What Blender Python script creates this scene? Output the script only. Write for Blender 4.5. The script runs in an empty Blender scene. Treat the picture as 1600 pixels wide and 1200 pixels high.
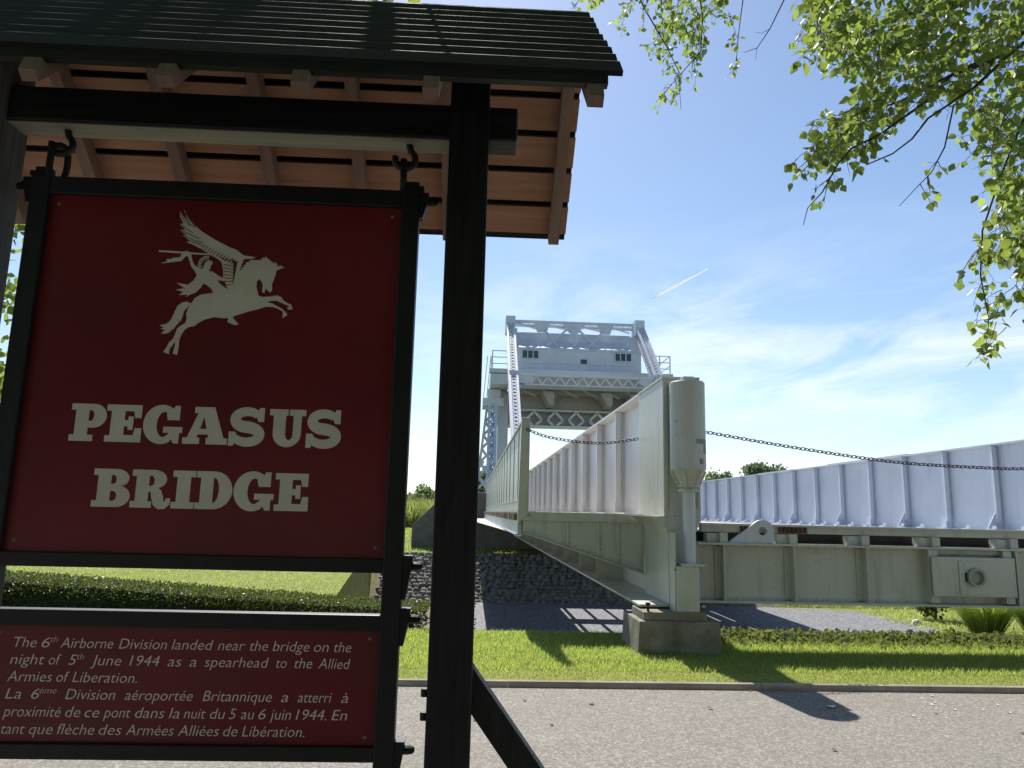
import bpy, math, random
from mathutils import Vector, Matrix, Quaternion
import numpy as np
random.seed(7); np.random.seed(7)
SC = bpy.context.scene
COL = SC.collection
rad = math.radians

# ------------------------------------------------------------------ camera
CAM_H, PITCH, ROLL, YAW, FPX = 1.6, rad(9.82), rad(1.366), 0.05121278, 1158.0
_fw0 = Vector((math.sin(YAW), math.cos(YAW), 0)); _rt0 = Vector((math.cos(YAW), -math.sin(YAW), 0)); _Z = Vector((0, 0, 1))
_fw = _fw0*math.cos(PITCH) + _Z*math.sin(PITCH); _up0 = _Z*math.cos(PITCH) - _fw0*math.sin(PITCH)
_rt = _rt0*math.cos(ROLL) + _up0*math.sin(ROLL); _up = _up0*math.cos(ROLL) - _rt0*math.sin(ROLL)
cd = bpy.data.cameras.new('camera'); cam = bpy.data.objects.new('camera', cd); COL.objects.link(cam)
cam.matrix_world = Matrix(((_rt.x, _up.x, -_fw.x, 0), (_rt.y, _up.y, -_fw.y, 0), (_rt.z, _up.z, -_fw.z, CAM_H), (0, 0, 0, 1)))
cd.sensor_fit = 'HORIZONTAL'; cd.sensor_width = 36; cd.lens = FPX/1600*36
cd.clip_start = 0.05; cd.clip_end = 20000
SC.camera = cam

def at_y(px, py, Y):          # the point of the place seen at that photo pixel, at distance Y
    d = _rt*((px-800)/FPX) + _up*((600-py)/FPX) + _fw
    return Vector((0, 0, CAM_H)) + d*(Y/d.y)

# ------------------------------------------------------------------ sky + sun
SUN_EL, SUN_AZ = rad(50.0), rad(-8.0)      # azimuth measured from +Y towards +X
SUN_STRENGTH, SKY_STRENGTH, EXPOSURE = 4.6, 0.088, 0.75
w = bpy.data.worlds.new('World'); SC.world = w; w.use_nodes = True
nt = w.node_tree; nt.nodes.clear()
def N(nt, t, **kw):
    n = nt.nodes.new(t)
    for k, v in kw.items(): setattr(n, k, v)
    return n
def L(nt, a, b): nt.links.new(a, b)
def MATH(nt, op, a, b=None, c=None, clamp=False):
    n = nt.nodes.new('ShaderNodeMath'); n.operation = op; n.use_clamp = clamp
    for i, v in enumerate((a, b, c)):
        if v is None: continue
        if isinstance(v, (int, float)): n.inputs[i].default_value = v
        else: nt.links.new(v, n.inputs[i])
    return n.outputs[0]
sky = N(nt, 'ShaderNodeTexSky', sky_type='NISHITA', sun_disc=False, sun_elevation=SUN_EL, sun_rotation=SUN_AZ,
        altitude=0, air_density=1.0, dust_density=0.35, ozone_density=2.2)
tc = N(nt, 'ShaderNodeTexCoord'); sep = N(nt, 'ShaderNodeSeparateXYZ'); L(nt, tc.outputs['Generated'], sep.inputs[0])
az = MATH(nt, 'ARCTAN2', sep.outputs[0], sep.outputs[1]); el = MATH(nt, 'ARCSINE', sep.outputs[2])
comb = N(nt, 'ShaderNodeCombineXYZ')
L(nt, MATH(nt, 'MULTIPLY', az, 3.2), comb.inputs[0])
L(nt, MATH(nt, 'MULTIPLY', MATH(nt, 'SUBTRACT', el, MATH(nt, 'MULTIPLY', az, 0.10)), 11.0), comb.inputs[1])
n1 = N(nt, 'ShaderNodeTexNoise'); n1.inputs['Scale'].default_value = 1.5; n1.inputs['Detail'].default_value = 9; n1.inputs['Roughness'].default_value = .63
n1.inputs['Distortion'].default_value = .55
L(nt, comb.outputs[0], n1.inputs['Vector'])
m = MATH(nt, 'MULTIPLY', MATH(nt, 'SUBTRACT', n1.outputs[0], 0.40), 4.2, clamp=True)
lo = MATH(nt, 'MULTIPLY', MATH(nt, 'SUBTRACT', 0.40, el), 5.0, clamp=True)      # thins out upwards
lo2 = MATH(nt, 'MULTIPLY', MATH(nt, 'ADD', az, 0.22), 3.0, clamp=True)          # more of it to the right
n2 = N(nt, 'ShaderNodeTexNoise'); n2.inputs['Scale'].default_value = 0.55; n2.inputs['Detail'].default_value = 2
L(nt, comb.outputs[0], n2.inputs['Vector'])
big = MATH(nt, 'MULTIPLY', MATH(nt, 'SUBTRACT', n2.outputs[0], 0.22), 3.2, clamp=True)
mask = MATH(nt, 'MULTIPLY', MATH(nt, 'MULTIPLY', MATH(nt, 'MULTIPLY', m, lo), MATH(nt, 'MULTIPLY', big, MATH(nt, 'ADD', MATH(nt,'MULTIPLY', lo2, .8), .2))), 0.62)
mx = N(nt, 'ShaderNodeMix', data_type='RGBA'); L(nt, mask, mx.inputs[0]); L(nt, sky.outputs[0], mx.inputs[6])
mx.inputs[7].default_value = (7.6, 8.0, 8.6, 1)
bg = N(nt, 'ShaderNodeBackground'); bg.inputs[1].default_value = SKY_STRENGTH; L(nt, mx.outputs[2], bg.inputs[0])
wo = N(nt, 'ShaderNodeOutputWorld'); L(nt, bg.outputs[0], wo.inputs[0])
sd = bpy.data.lights.new('sun', 'SUN'); sd.energy = SUN_STRENGTH; sd.angle = rad(0.5); sd.color = (1, .95, .87)
so = bpy.data.objects.new('sun', sd); COL.objects.link(so)
sdir = Vector((math.sin(SUN_AZ)*math.cos(SUN_EL), math.cos(SUN_AZ)*math.cos(SUN_EL), math.sin(SUN_EL)))
so.rotation_euler = (-sdir).to_track_quat('-Z', 'Y').to_euler()
SC.view_settings.view_transform = 'Standard'; SC.view_settings.look = 'None'
SC.view_settings.exposure = EXPOSURE; SC.view_settings.gamma = 1
SC.render.engine = 'CYCLES'; SC.cycles.max_bounces = 8; SC.cycles.transparent_max_bounces = 8

# ------------------------------------------------------------------ materials
def base_mat(name):
    m = bpy.data.materials.new(name); m.use_nodes = True
    return m, m.node_tree, m.node_tree.nodes['Principled BSDF']
def noise(nt, vec, scale, detail=4, rough=.55, dist=0):
    n = N(nt, 'ShaderNodeTexNoise'); n.inputs['Scale'].default_value = scale; n.inputs['Detail'].default_value = detail
    n.inputs['Roughness'].default_value = rough; n.inputs['Distortion'].default_value = dist
    L(nt, vec, n.inputs['Vector']); return n.outputs[0]
def coords(nt, stretch=(1, 1, 1)):
    g = N(nt, 'ShaderNodeNewGeometry'); mp = N(nt, 'ShaderNodeMapping'); mp.inputs['Scale'].default_value = stretch
    L(nt, g.outputs['Position'], mp.inputs['Vector']); return mp.outputs[0]
def ramp(nt, fac, stops):
    r = N(nt, 'ShaderNodeValToRGB'); L(nt, fac, r.inputs[0]); cr = r.color_ramp
    while len(cr.elements) < len(stops): cr.elements.new(0.5)
    for e, (p, c) in zip(cr.elements, stops): e.position = p; e.color = (*c, 1)
    return r.outputs[0]
def mixc(nt, fac, a, b, mode='MIX'):
    n = N(nt, 'ShaderNodeMix', data_type='RGBA'); n.blend_type = mode
    for s, v in ((0, fac), (6, a), (7, b)):
        if isinstance(v, (int, float)): n.inputs[s].default_value = v
        elif isinstance(v, tuple): n.inputs[s].default_value = (*v, 1)
        else: L(nt, v, n.inputs[s])
    return n.outputs[2]
def bump(nt, b, h, strength=.3, dist=.01):
    n = N(nt, 'ShaderNodeBump'); n.inputs['Strength'].default_value = strength; n.inputs['Distance'].default_value = dist
    L(nt, h, n.inputs['Height']); L(nt, n.outputs[0], b.inputs['Normal'])
def simple(name, c1, c2, rough=.6, scale=6, stretch=(1, 1, 1), bstr=.15, bscale=40, bdist=.003, spec=.5, metal=0):
    m, nt, b = base_mat(name); v = coords(nt, stretch)
    f = noise(nt, v, scale, 5); L(nt, ramp(nt, f, [(.3, c1), (.7, c2)]), b.inputs['Base Color'])
    b.inputs['Roughness'].default_value = rough; b.inputs['Specular IOR Level'].default_value = spec; b.inputs['Metallic'].default_value = metal
    if bstr: bump(nt, b, noise(nt, v, bscale, 3), bstr, bdist)
    return m
def steel(name, c, rust=.25, rough=.42, dirt=(.22, .19, .14)):
    m, nt, b = base_mat(name); v = coords(nt); vs = coords(nt, (3.2, 3.2, .35))
    d = tuple(x*.86 for x in c)
    col = ramp(nt, noise(nt, v, 1.1, 6), [(.3, d), (.7, c)])
    streak = MATH(nt, 'MULTIPLY', MATH(nt, 'SUBTRACT', noise(nt, vs, 2.2, 6, .65), .52), 4.0, clamp=True)
    col = mixc(nt, MATH(nt, 'MULTIPLY', streak, rust), col, dirt)
    spots = MATH(nt, 'MULTIPLY', MATH(nt, 'SUBTRACT', noise(nt, v, 9, 6, .7), .62), 8.0, clamp=True)
    col = mixc(nt, MATH(nt, 'MULTIPLY', spots, min(1, rust*2)), col, (.16, .10, .055))
    L(nt, col, b.inputs['Base Color']); b.inputs['Roughness'].default_value = rough
    bump(nt, b, noise(nt, v, 4, 4), .12, .01)
    return m
M = {}
M['steel'] = steel('cream_painted_steel', (.53, .545, .485), .55)
M['steel_web'] = steel('pale_painted_steel', (.58, .625, .69), .22)
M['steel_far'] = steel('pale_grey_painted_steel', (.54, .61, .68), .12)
M['steel_dark'] = steel('weathered_painted_steel', (.40, .41, .34), .45)
M['steel_grey'] = steel('worn_grey_paint', (.50, .525, .50), .35)
M['steel_white'] = steel('steel_with_bounce_light', (.70, .70, .70), .22)  # light bounced off the deck, painted in as a whiter tone
M['steel_blue'] = steel('steel_with_sky_tint', (.52, .585, .70), .2)  # blue of the sky painted into the right girder's steel
M['steel_under'] = steel('grey_steel_with_painted_shade', (.33, .335, .31), .3)  # grey darkened to paint in shade under the platform and inside the socket
M['dark_glass'] = simple('dark_window_glass', (.02, .025, .03), (.03, .035, .04), .12, bstr=0)
M['black_wood'] = simple('black_stained_wood', (.006, .0065, .0075), (.020, .020, .021), .5, 5, (9, 9, .7), .35, 12, .004, .3)
M['black_beam'] = simple('black_stained_beam', (.006, .0065, .0075), (.020, .020, .021), .5, 5, (.7, 9, 9), .35, 12, .004, .3)
M['roof_board'] = simple('black_roof_board', (.007, .008, .0095), (.018, .020, .022), .75, 4, (.6, 9, 9), .5, 14, .005, .18)
M['black_iron'] = simple('black_painted_iron', (.006, .007, .008), (.014, .015, .016), .5, 18, (1, 1, 1), .25, 60, .002, .4)
M['pine'] = simple('pine_board', (.29, .155, .09), (.42, .245, .15), .75, 3, (.55, 8, 8), .25, 14, .003)
M['rafter'] = simple('pine_rafter', (.15, .10, .075), (.24, .165, .125), .8, 3, (8, 1, 1), .2, 14, .003)
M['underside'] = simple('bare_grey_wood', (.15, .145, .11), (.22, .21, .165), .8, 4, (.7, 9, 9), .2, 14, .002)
M['grey_wood'] = simple('dark_grey_wood', (.05, .05, .05), (.10, .10, .098), .7, 5, (9, 9, .7), .35, 12, .004, .3)
M['red'] = simple('maroon_enamel', (.115, .004, .011), (.18, .007, .018), .34, 1.6, (1, 1, 1), .05, 30, .001)
M['cream'] = simple('cream_lettering', (.58, .57, .46), (.66, .65, .53), .5, 8, bstr=0)
M['text'] = simple('pink_grey_lettering', (.74, .64, .61), (.80, .70, .66), .5, 8, bstr=0)
M['maroon_line'] = simple('maroon_line', (.13, .004, .012), (.16, .006, .015), .4, 8, bstr=0)
M['concrete'] = simple('weathered_concrete', (.13, .115, .08), (.29, .265, .205), .9, 5, (1, 1, 1), .5, 26, .01)
M['concrete_dark'] = simple('dark_concrete', (.12, .115, .10), (.20, .19, .165), .9, 2.5, (1, 1, 1), .4, 20, .01)
M['kerb'] = simple('kerb_stone', (.27, .21, .165), (.42, .345, .28), .85, 9, (.5, 1, 1), .4, 60, .006)
M['pale_deck'] = simple('pale_deck_boards', (.42, .40, .37), (.60, .58, .54), .8, 3, (6, .6, 1), .3, 20, .004)
M['void'] = simple('painted_gap_shade', (.012, .013, .016), (.03, .03, .034), .8, 6)  # near-black colour standing for the shade in the beam gaps
M['rust'] = simple('rusted_iron', (.06, .03, .022), (.13, .062, .04), .85, 14, bstr=.4)
M['timber'] = simple('weathered_sleeper', (.10, .075, .05), (.27, .20, .13), .85, 7, (1, 6, 6), .5, 20, .006)
M['chain'] = simple('dark_chain', (.03, .028, .028), (.07, .062, .055), .55, 30, bstr=.2, metal=.5)
M['bark'] = simple('grey_bark', (.055, .045, .04), (.12, .10, .09), .85, 9, (3, 3, .8), .5, 20, .01)
M['twig'] = simple('dark_twig', (.035, .022, .02), (.075, .045, .04), .8, 20, bstr=.2)
M['stone'] = simple('grey_rubble', (.11, .105, .095), (.30, .285, .255), .9, 3.5, (1, 1, 1), .5, 20, .01)
M['white_leaf'] = simple('dry_pale_leaf', (.55, .52, .46), (.7, .67, .6), .8, 30, bstr=0)
M['brown_leaf'] = simple('dry_brown_leaf', (.09, .06, .03), (.18, .12, .07), .8, 30, bstr=0)
def leaf_mat(name, c1, c2, c3, trans=.45, tcol=(.30, .42, .04), rough=.45):
    m, nt, b = base_mat(name); g = N(nt, 'ShaderNodeNewGeometry')
    L(nt, ramp(nt, g.outputs['Random Per Island'], [(0, c1), (.5, c2), (1, c3)]), b.inputs['Base Color']); b.inputs['Roughness'].default_value = rough
    t = N(nt, 'ShaderNodeBsdfTranslucent')
    L(nt, mixc(nt, g.outputs['Random Per Island'], tuple(x*.55 for x in tcol), tcol), t.inputs[0])
    mxs = N(nt, 'ShaderNodeMixShader'); mxs.inputs[0].default_value = trans
    L(nt, b.outputs[0], mxs.inputs[1]); L(nt, t.outputs[0], mxs.inputs[2]); L(nt, mxs.outputs[0], nt.nodes['Material Output'].inputs[0])
    return m
M['leaf'] = leaf_mat('poplar_leaf', (.07, .12, .05), (.11, .17, .065), (.16, .21, .08), .55, (.38, .50, .09))
M['leaf_far'] = leaf_mat('tree_leaf', (.035, .065, .022), (.055, .09, .03), (.08, .12, .04), .3, (.16, .24, .04), .6)
M['leaf_haze'] = leaf_mat('distant_leaf_with_haze', (.075, .11, .065), (.10, .14, .08), (.14, .18, .10), .35, (.26, .34, .12), .7)  # lightened to paint distance haze into the leaves
M['grass'] = leaf_mat('grass_blade', (.15, .22, .04), (.21, .29, .06), (.36, .37, .14), .5, (.68, .84, .17), .42)
M['grass_dry'] = leaf_mat('dry_grass_blade', (.26, .28, .09), (.38, .37, .15), (.55, .49, .28), .42, (.72, .72, .28), .5)
M['reed'] = leaf_mat('reed_blade', (.17, .22, .06), (.23, .27, .08), (.31, .32, .13), .45, (.46, .54, .14), .6)
M['ivy'] = leaf_mat('ivy_leaf', (.045, .08, .025), (.07, .105, .033), (.22, .20, .10), .4, (.27, .33, .07), .75)
M['hedge'] = leaf_mat('hedge_leaf', (.025, .045, .014), (.04, .065, .02), (.07, .10, .03), .3, (.20, .26, .04), .45)

def asphalt():
    m, nt, b = base_mat('worn_asphalt'); v = coords(nt)
    f = noise(nt, v, 130, 4, .7); f2 = noise(nt, v, 260, 2, .6); big = noise(nt, v, .9, 5)
    vo = N(nt, 'ShaderNodeTexVoronoi'); vo.inputs['Scale'].default_value = 72; L(nt, v, vo.inputs['Vector'])
    col = ramp(nt, f, [(.30, (.092, .08, .070)), (.5, (.20, .183, .163)), (.68, (.35, .325, .29))])
    col = mixc(nt, .5, col, ramp(nt, N_sep(nt, vo.outputs['Color']), [(.08, (.07, .06, .052)), (.5, (.175, .161, .145)), (.8, (.243, .225, .203)), (.97, (.43, .39, .345))]))
    col = mixc(nt, MATH(nt, 'MULTIPLY', MATH(nt, 'SUBTRACT', big, .42), 2.2, clamp=True), col, mixc(nt, .4, col, (.17, .165, .12)))
    st_ = noise(nt, v, 2.6, 7, .7, 1.2)                  # old stains and worn lighter patches
    col = mixc(nt, MATH(nt, 'MULTIPLY', MATH(nt, 'MULTIPLY', MATH(nt, 'SUBTRACT', st_, .56), 6, clamp=True), .35), col, (.10, .088, .076))
    col = mixc(nt, MATH(nt, 'MULTIPLY', MATH(nt, 'MULTIPLY', MATH(nt, 'SUBTRACT', .43, st_), 6, clamp=True), .3), col, (.32, .29, .25))
    L(nt, col, b.inputs['Base Color']); b.inputs['Roughness'].default_value = .85; b.inputs['Specular IOR Level'].default_value = .3
    bump(nt, b, vo.outputs['Distance'], .35, .004); return m
def N_sep(nt, c):
    s = N(nt, 'ShaderNodeSeparateColor'); L(nt, c, s.inputs[0]); return s.outputs[0]
M['asphalt'] = asphalt()
def gravel():
    m, nt, b = base_mat('dark_gravel'); v = coords(nt)
    vo = N(nt, 'ShaderNodeTexVoronoi'); vo.inputs['Scale'].default_value = 19; L(nt, v, vo.inputs['Vector'])
    col = ramp(nt, N_sep(nt, vo.outputs['Color']), [(.05, (.06, .064, .072)), (.5, (.125, .13, .142)), (.95, (.27, .272, .285))])
    col = mixc(nt, MATH(nt, 'MULTIPLY', MATH(nt, 'SUBTRACT', noise(nt, v, 1.6, 5), .45), 1.5, clamp=True), col, (.11, .113, .11))
    L(nt, col, b.inputs['Base Color']); b.inputs['Roughness'].default_value = .8
    bump(nt, b, vo.outputs['Distance'], .9, .03); return m
M['gravel'] = gravel()
def lawn_mat():
    m, nt, b = base_mat('lawn_turf'); v = coords(nt)
    f = noise(nt, v, 3.0, 7, .7); f2 = noise(nt, v, .35, 5)
    col = ramp(nt, f, [(.28, (.10, .125, .028)), (.5, (.18, .20, .05)), (.72, (.30, .285, .12))])
    col = mixc(nt, MATH(nt, 'MULTIPLY', MATH(nt, 'SUBTRACT', f2, .45), 2.5, clamp=True), col, (.13, .15, .035))
    L(nt, col, b.inputs['Base Color']); b.inputs['Roughness'].default_value = .9; b.inputs['Specular IOR Level'].default_value = .15
    bump(nt, b, noise(nt, v, 22, 5), .7, .04); return m
M['lawn'] = lawn_mat()
M['soil'] = simple('dry_soil', (.10, .085, .05), (.22, .19, .12), .95, 7, bstr=.6, bscale=40, bdist=.02)
M['contrail'], _nt, _b = base_mat('contrail_vapour')
_b.inputs['Base Color'].default_value = (.95, .95, .95, 1); _b.inputs['Roughness'].default_value = 1
_t = N(_nt, 'ShaderNodeBsdfTranslucent'); _t.inputs[0].default_value = (.95, .95, .95, 1)
_x = N(_nt, 'ShaderNodeMixShader'); _x.inputs[0].default_value = .75; L(_nt, _b.outputs[0], _x.inputs[1]); L(_nt, _t.outputs[0], _x.inputs[2]); L(_nt, _x.outputs[0], _nt.nodes['Material Output'].inputs[0])

# ------------------------------------------------------------------ mesh helpers
OFF = {}
def empty(name, loc, label=None, cat=None, group=None):
    o = bpy.data.objects.new(name, None); COL.objects.link(o); o.location = loc; o.empty_display_size = .2
    OFF[o.name] = Vector(loc); tag(o, label, cat, group); return o
def tag(o, label=None, cat=None, group=None, kind=None):
    if label: o['label'] = label
    if cat: o['category'] = cat
    if group: o['group'] = group
    if kind: o['kind'] = kind
    return o
class MB:
    def __init__(s): s.v = []; s.f = []
    def add(s, vs, fs):
        k = len(s.v); s.v += [tuple(x) for x in vs]; s.f += [tuple(i+k for i in f) for f in fs]; return s
    def box(s, x0, x1, y0, y1, z0, z1):
        return s.add([(x0,y0,z0),(x1,y0,z0),(x1,y1,z0),(x0,y1,z0),(x0,y0,z1),(x1,y0,z1),(x1,y1,z1),(x0,y1,z1)],
                     [(0,3,2,1),(4,5,6,7),(0,1,5,4),(1,2,6,5),(2,3,7,6),(3,0,4,7)])
    def bar(s, a, b, wd, th, up=(0, 0, 1)):
        a = Vector(a); b = Vector(b); d = (b-a).normalized(); u = Vector(up)
        if abs(d.dot(u)) > .98: u = Vector((0, 1, 0))
        sx = d.cross(u).normalized(); uz = sx.cross(d)
        vs = [p + sx*(i*wd/2) + uz*(j*th/2) for p in (a, b) for i, j in ((-1,-1),(1,-1),(1,1),(-1,1))]
        return s.add(vs, [(0,3,2,1),(4,5,6,7),(0,1,5,4),(1,2,6,5),(2,3,7,6),(3,0,4,7)])
    def prism(s, pts, ext):
        e = Vector(ext); n = len(pts); P = [Vector(p) for p in pts]
        return s.add(P + [p+e for p in P], [tuple(range(n-1, -1, -1)), tuple(range(n, 2*n))] + [(i, (i+1) % n, (i+1) % n+n, i+n) for i in range(n)])
    def tube(s, pts, r, n=8, closed=False):
        P = [Vector(p) for p in pts]; m = len(P); rs = r if isinstance(r, (list, tuple)) else [r]*m
        prev = None; vs = []
        for i, p in enumerate(P):
            if closed: d = (P[(i+1) % m]-P[i-1]).normalized()
            else: d = (P[min(i+1, m-1)]-P[max(i-1, 0)]).normalized()
            if prev is None:
                u = Vector((0, 0, 1)) if abs(d.z) < .9 else Vector((1, 0, 0)); prev = d.cross(u).normalized()
            prev = (prev - d*prev.dot(d)).normalized(); q = d.cross(prev)
            for k in range(n):
                a = 2*math.pi*k/n; vs.append(p + (prev*math.cos(a)+q*math.sin(a))*rs[i])
        fs = []
        for i in range(m if closed else m-1):
            for k in range(n):
                a, b_ = i*n+k, i*n+(k+1) % n; c, d_ = ((i+1) % m)*n+(k+1) % n, ((i+1) % m)*n+k
                fs.append((a, b_, c, d_))
        if not closed: fs += [tuple(range(n-1, -1, -1)), tuple(range((m-1)*n, m*n))]
        return s.add(vs, fs)
    def lathe(s, c, prof, n=32):
        vs = []; fs = []
        for r, z in prof:
            for k in range(n):
                a = 2*math.pi*k/n; vs.append((c[0]+r*math.cos(a), c[1]+r*math.sin(a), c[2]+z))
        m = len(prof)
        for i in range(m-1):
            for k in range(n): fs.append((i*n+k, i*n+(k+1) % n, (i+1)*n+(k+1) % n, (i+1)*n+k))
        fs += [tuple(range(n-1, -1, -1)), tuple(range((m-1)*n, m*n))]
        return s.add(vs, fs)
    def build(s, name, mat, parent=None, smooth=False, bevel=0, mats=None):
        off = Vector((0, 0, 0))
        if parent: off = OFF[parent.name]
        me = bpy.data.meshes.new(name)
        me.from_pydata([(x-off.x, y-off.y, z-off.z) for x, y, z in s.v], [], s.f)
        me.materials.append(mat)
        if smooth: me.shade_smooth()
        me.update()
        o = bpy.data.objects.new(name, me); COL.objects.link(o)
        if parent: o.parent = parent
        OFF[o.name] = off
        if bevel:
            b = o.modifiers.new('bevel', 'BEVEL'); b.width = bevel; b.segments = 2; b.limit_method = 'ANGLE'; b.angle_limit = rad(40)
        return o
def autosmooth(o, ang=35):
    try:
        me = o.data; me.shade_smooth(); me.set_sharp_from_angle(angle=rad(ang))
    except Exception: pass
    return o

def scatter_mesh(name, mat, template, faces, pos, rot, scale, parent=None):
    """many small leaves or blades as ONE mesh; template (k,3), rot (n,3,3), scale (n,) or (n,3)"""
    T = np.asarray(template, float); n = len(pos); k = len(T)
    sc = np.asarray(scale, float); sc = sc[:, None, None] if sc.ndim == 1 else sc[:, None, :]
    V = np.einsum('nij,nkj->nki', rot, T[None]*sc) + np.asarray(pos)[:, None, :]
    if parent: V = V - np.array(OFF[parent.name])[None, None]
    V = V.reshape(-1, 3)
    nl = sum(len(f) for f in faces)
    me = bpy.data.meshes.new(name)
    me.vertices.add(n*k); me.vertices.foreach_set('co', V.ravel())
    li = np.concatenate([np.array(f) for f in faces]); LI = (np.arange(n)[:, None]*k + li[None]).ravel()
    me.loops.add(n*nl); me.loops.foreach_set('vertex_index', LI.astype(np.int32))
    st = np.cumsum([0]+[len(f) for f in faces][:-1]); ST = (np.arange(n)[:, None]*nl + st[None]).ravel()
    me.polygons.add(n*len(faces)); me.polygons.foreach_set('loop_start', ST.astype(np.int32))
    me.update(calc_edges=True); me.validate(); me.materials.append(mat)
    o = bpy.data.objects.new(name, me); COL.objects.link(o)
    if parent: o.parent = parent; OFF[o.name] = OFF[parent.name]
    return o
def rand_rot(n, droop=None, spread=1.0):
    """random rotations; with droop the leaf's tip (local +Y) points roughly to that direction"""
    if droop is None: y = np.random.normal(size=(n, 3))
    else: y = np.asarray(droop)[None] + np.random.normal(size=(n, 3))*spread
    y /= np.linalg.norm(y, axis=1, keepdims=True)
    a = np.random.normal(size=(n, 3)); x = np.cross(y, a); x /= np.linalg.norm(x, axis=1, keepdims=True)
    z = np.cross(x, y); return np.stack([x, y, z], axis=2)
LEAF = [(0,0,0),(0,1.12,0),(-.30,.10,.07),(-.52,.36,.13),(-.40,.62,.11),(-.30,.70,.07),(-.20,.90,.05),(.30,.10,.07),(.52,.36,.13),(.40,.62,.11),(.30,.70,.07),(.20,.90,.05)]
LEAF_F = [(0,1,6,5,4,3,2),(0,7,8,9,10,11,1)]
CARD = [(0,0,0),(0,1,.0),(-.42,.35,.12),(-.25,.8,.06),(.42,.35,.12),(.25,.8,.06)]
CARD_F = [(0,1,3,2),(0,4,5,1)]
BLADE = [(-.5,0,0),(.5,0,0),(.28,.55,.10),(-.28,.55,.10),(0,1,.34)]
BLADE_F = [(0,1,2,3),(3,2,4)]

# ------------------------------------------------------------------ ground
def sstep(t):
    t = min(max(t, 0), 1); return t*t*(3-2*t)
PIT = -2.0
def xl(y): return -2.26-.098*(min(max(y, 10.5), 36)-13.8)
def ground_z(x, y):
    out = .35*sstep((y-31)/9)
    if y <= 10.56: return 0
    if y < 31: z = PIT
    elif y < 34.2: z = PIT+(y-31)/3.2*1.75
    else: z = -.25+.60*sstep((y-34.2)/5.8)
    if y < 10.8: z = PIT*(y-10.56)/.24
    k = 1.0                                        # 1 inside the hollow, 0 on the banks
    if x < xl(y): k = max(0, 1-(xl(y)-x)/.12)
    elif x > 20: k = 1-sstep((x-20)/9)
    return out*(1-k)+z*k
def make_ground():
    ys = [-60,-30,-15,-5,2,6,7.3,8,9,10,10.56,10.8,12,14,17,20,23,26,29,31,32,33,34.2,35,36,37,38,39,40,50,70,100,150,250,400,700,1500,4000]
    xs = [-4000,-1500,-600,-300,-150,-80,-40,-20,-12,-8,-5,-4.5,-2.87,-2.75,-1.4,-1,0,1,2,3,4,5,6,7,8,9,10,12,15,18,20,21,22,23,24,25,26,27,28,29,40,80,150,300,600,1500,4000]
    b = MB(); nx = len(xs)
    wx = lambda x, y: xl(y)+x+2.75 if -2.9 < x < -2.7 else x
    vs = [(wx(x, y), y, ground_z(wx(x, y), y)-.002) for y in ys for x in xs]
    fs = [(j*nx+i, j*nx+i+1, (j+1)*nx+i+1, (j+1)*nx+i) for j in range(len(ys)-1) for i in range(nx-1)]
    o = b.add(vs, fs).build('lawn', M['lawn']); tag(o, kind='structure')
make_ground()
tag(MB().add([(-60,-30,.004),(60,-30,.004),(60,7.22,.004),(-60,7.22,.004)], [(0,1,2,3)]).build('path', M['asphalt']), kind='structure')
kb = MB(); x = -14.0
while x < 24:
    kb.prism([(x,7.22,-.05),(x,7.22,.035),(x,7.235,.055),(x,7.26,.064),(x,7.285,.055),(x,7.30,.035),(x,7.30,-.05)], (1.194,0,0)); x += 1.2
tag(kb.build('kerb', M['kerb']), kind='structure')
gp = [(-.9,10.9),(-.7,24),(.1,30.9),(6,30.9),(12,30.9),(14.3,30.6),(15.4,29.8),(16.1,28),(16.2,26),(15.6,23.4),(15.2,20),(15,10.9)]
tag(MB().add([(x, y, PIT+.006) for x, y in gp], [tuple(range(len(gp)-1, -1, -1))]).build('gravel', M['gravel']), kind='structure')

def dry_fringe():
    t = blades(64000, -1.6, 8.6, 7.31, 9.3, .010, .032, .005, keep=lambda X, Y: inv(X, Y) & (np.random.rand(len(X)) < 1.25-(Y-7.31)/1.8+.35*np.sin(X*1.7+np.sin(Y*3)*1.5)*np.sin(X*.63+2)))
    tag(scatter_mesh('dry_grass', M['grass_dry'], BLADE, BLADE_F, *t), kind='stuff')
def blades(n, x0, x1, y0, y1, h0, h1, wd, zf=lambda x, y: 0, keep=None):
    X = np.random.uniform(x0, x1, n); Y = np.random.uniform(y0, y1, n)
    if keep is not None:
        k = keep(X, Y); X, Y = X[k], Y[k]; n = len(X)
    Z = np.array([zf(a, b) for a, b in zip(X, Y)])
    up = np.array([0, 0, 1.])[None] + np.random.normal(size=(n, 3))*[.38, .38, .05]; up /= np.linalg.norm(up, axis=1, keepdims=True)
    a = np.random.normal(size=(n, 3)); a[:, 2] = 0; x = np.cross(up, a); x /= np.linalg.norm(x, axis=1, keepdims=True)
    z = np.cross(x, up); R_ = np.stack([x, up, z], axis=2)
    h = np.random.uniform(h0, h1, n); S = np.stack([np.full(n, wd)*np.random.uniform(.7, 1.3, n), h, h], axis=1)
    return np.stack([X, Y, Z], 1), R_, S
PP, RR, SS = [], [], []
def addb(t):
    PP.append(t[0]); RR.append(t[1]); SS.append(t[2])
inv = lambda X, Y: (X > -1.2 - (Y-7)*.5) & (X < .80*Y + .3)
dry_fringe()
addb(blades(34000, -1.6, 8.6, 7.32, 8.3, .012, .035, .005, keep=inv))
addb(blades(90000, -2.6, 9.6, 8.0, 10.45, .025, .07, .007, keep=inv))
addb(blades(34000, -14, -2.0, 11.7, 21, .02, .05, .012, keep=lambda X, Y: X < -2.26-.098*(Y-13.8)-.12))
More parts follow.
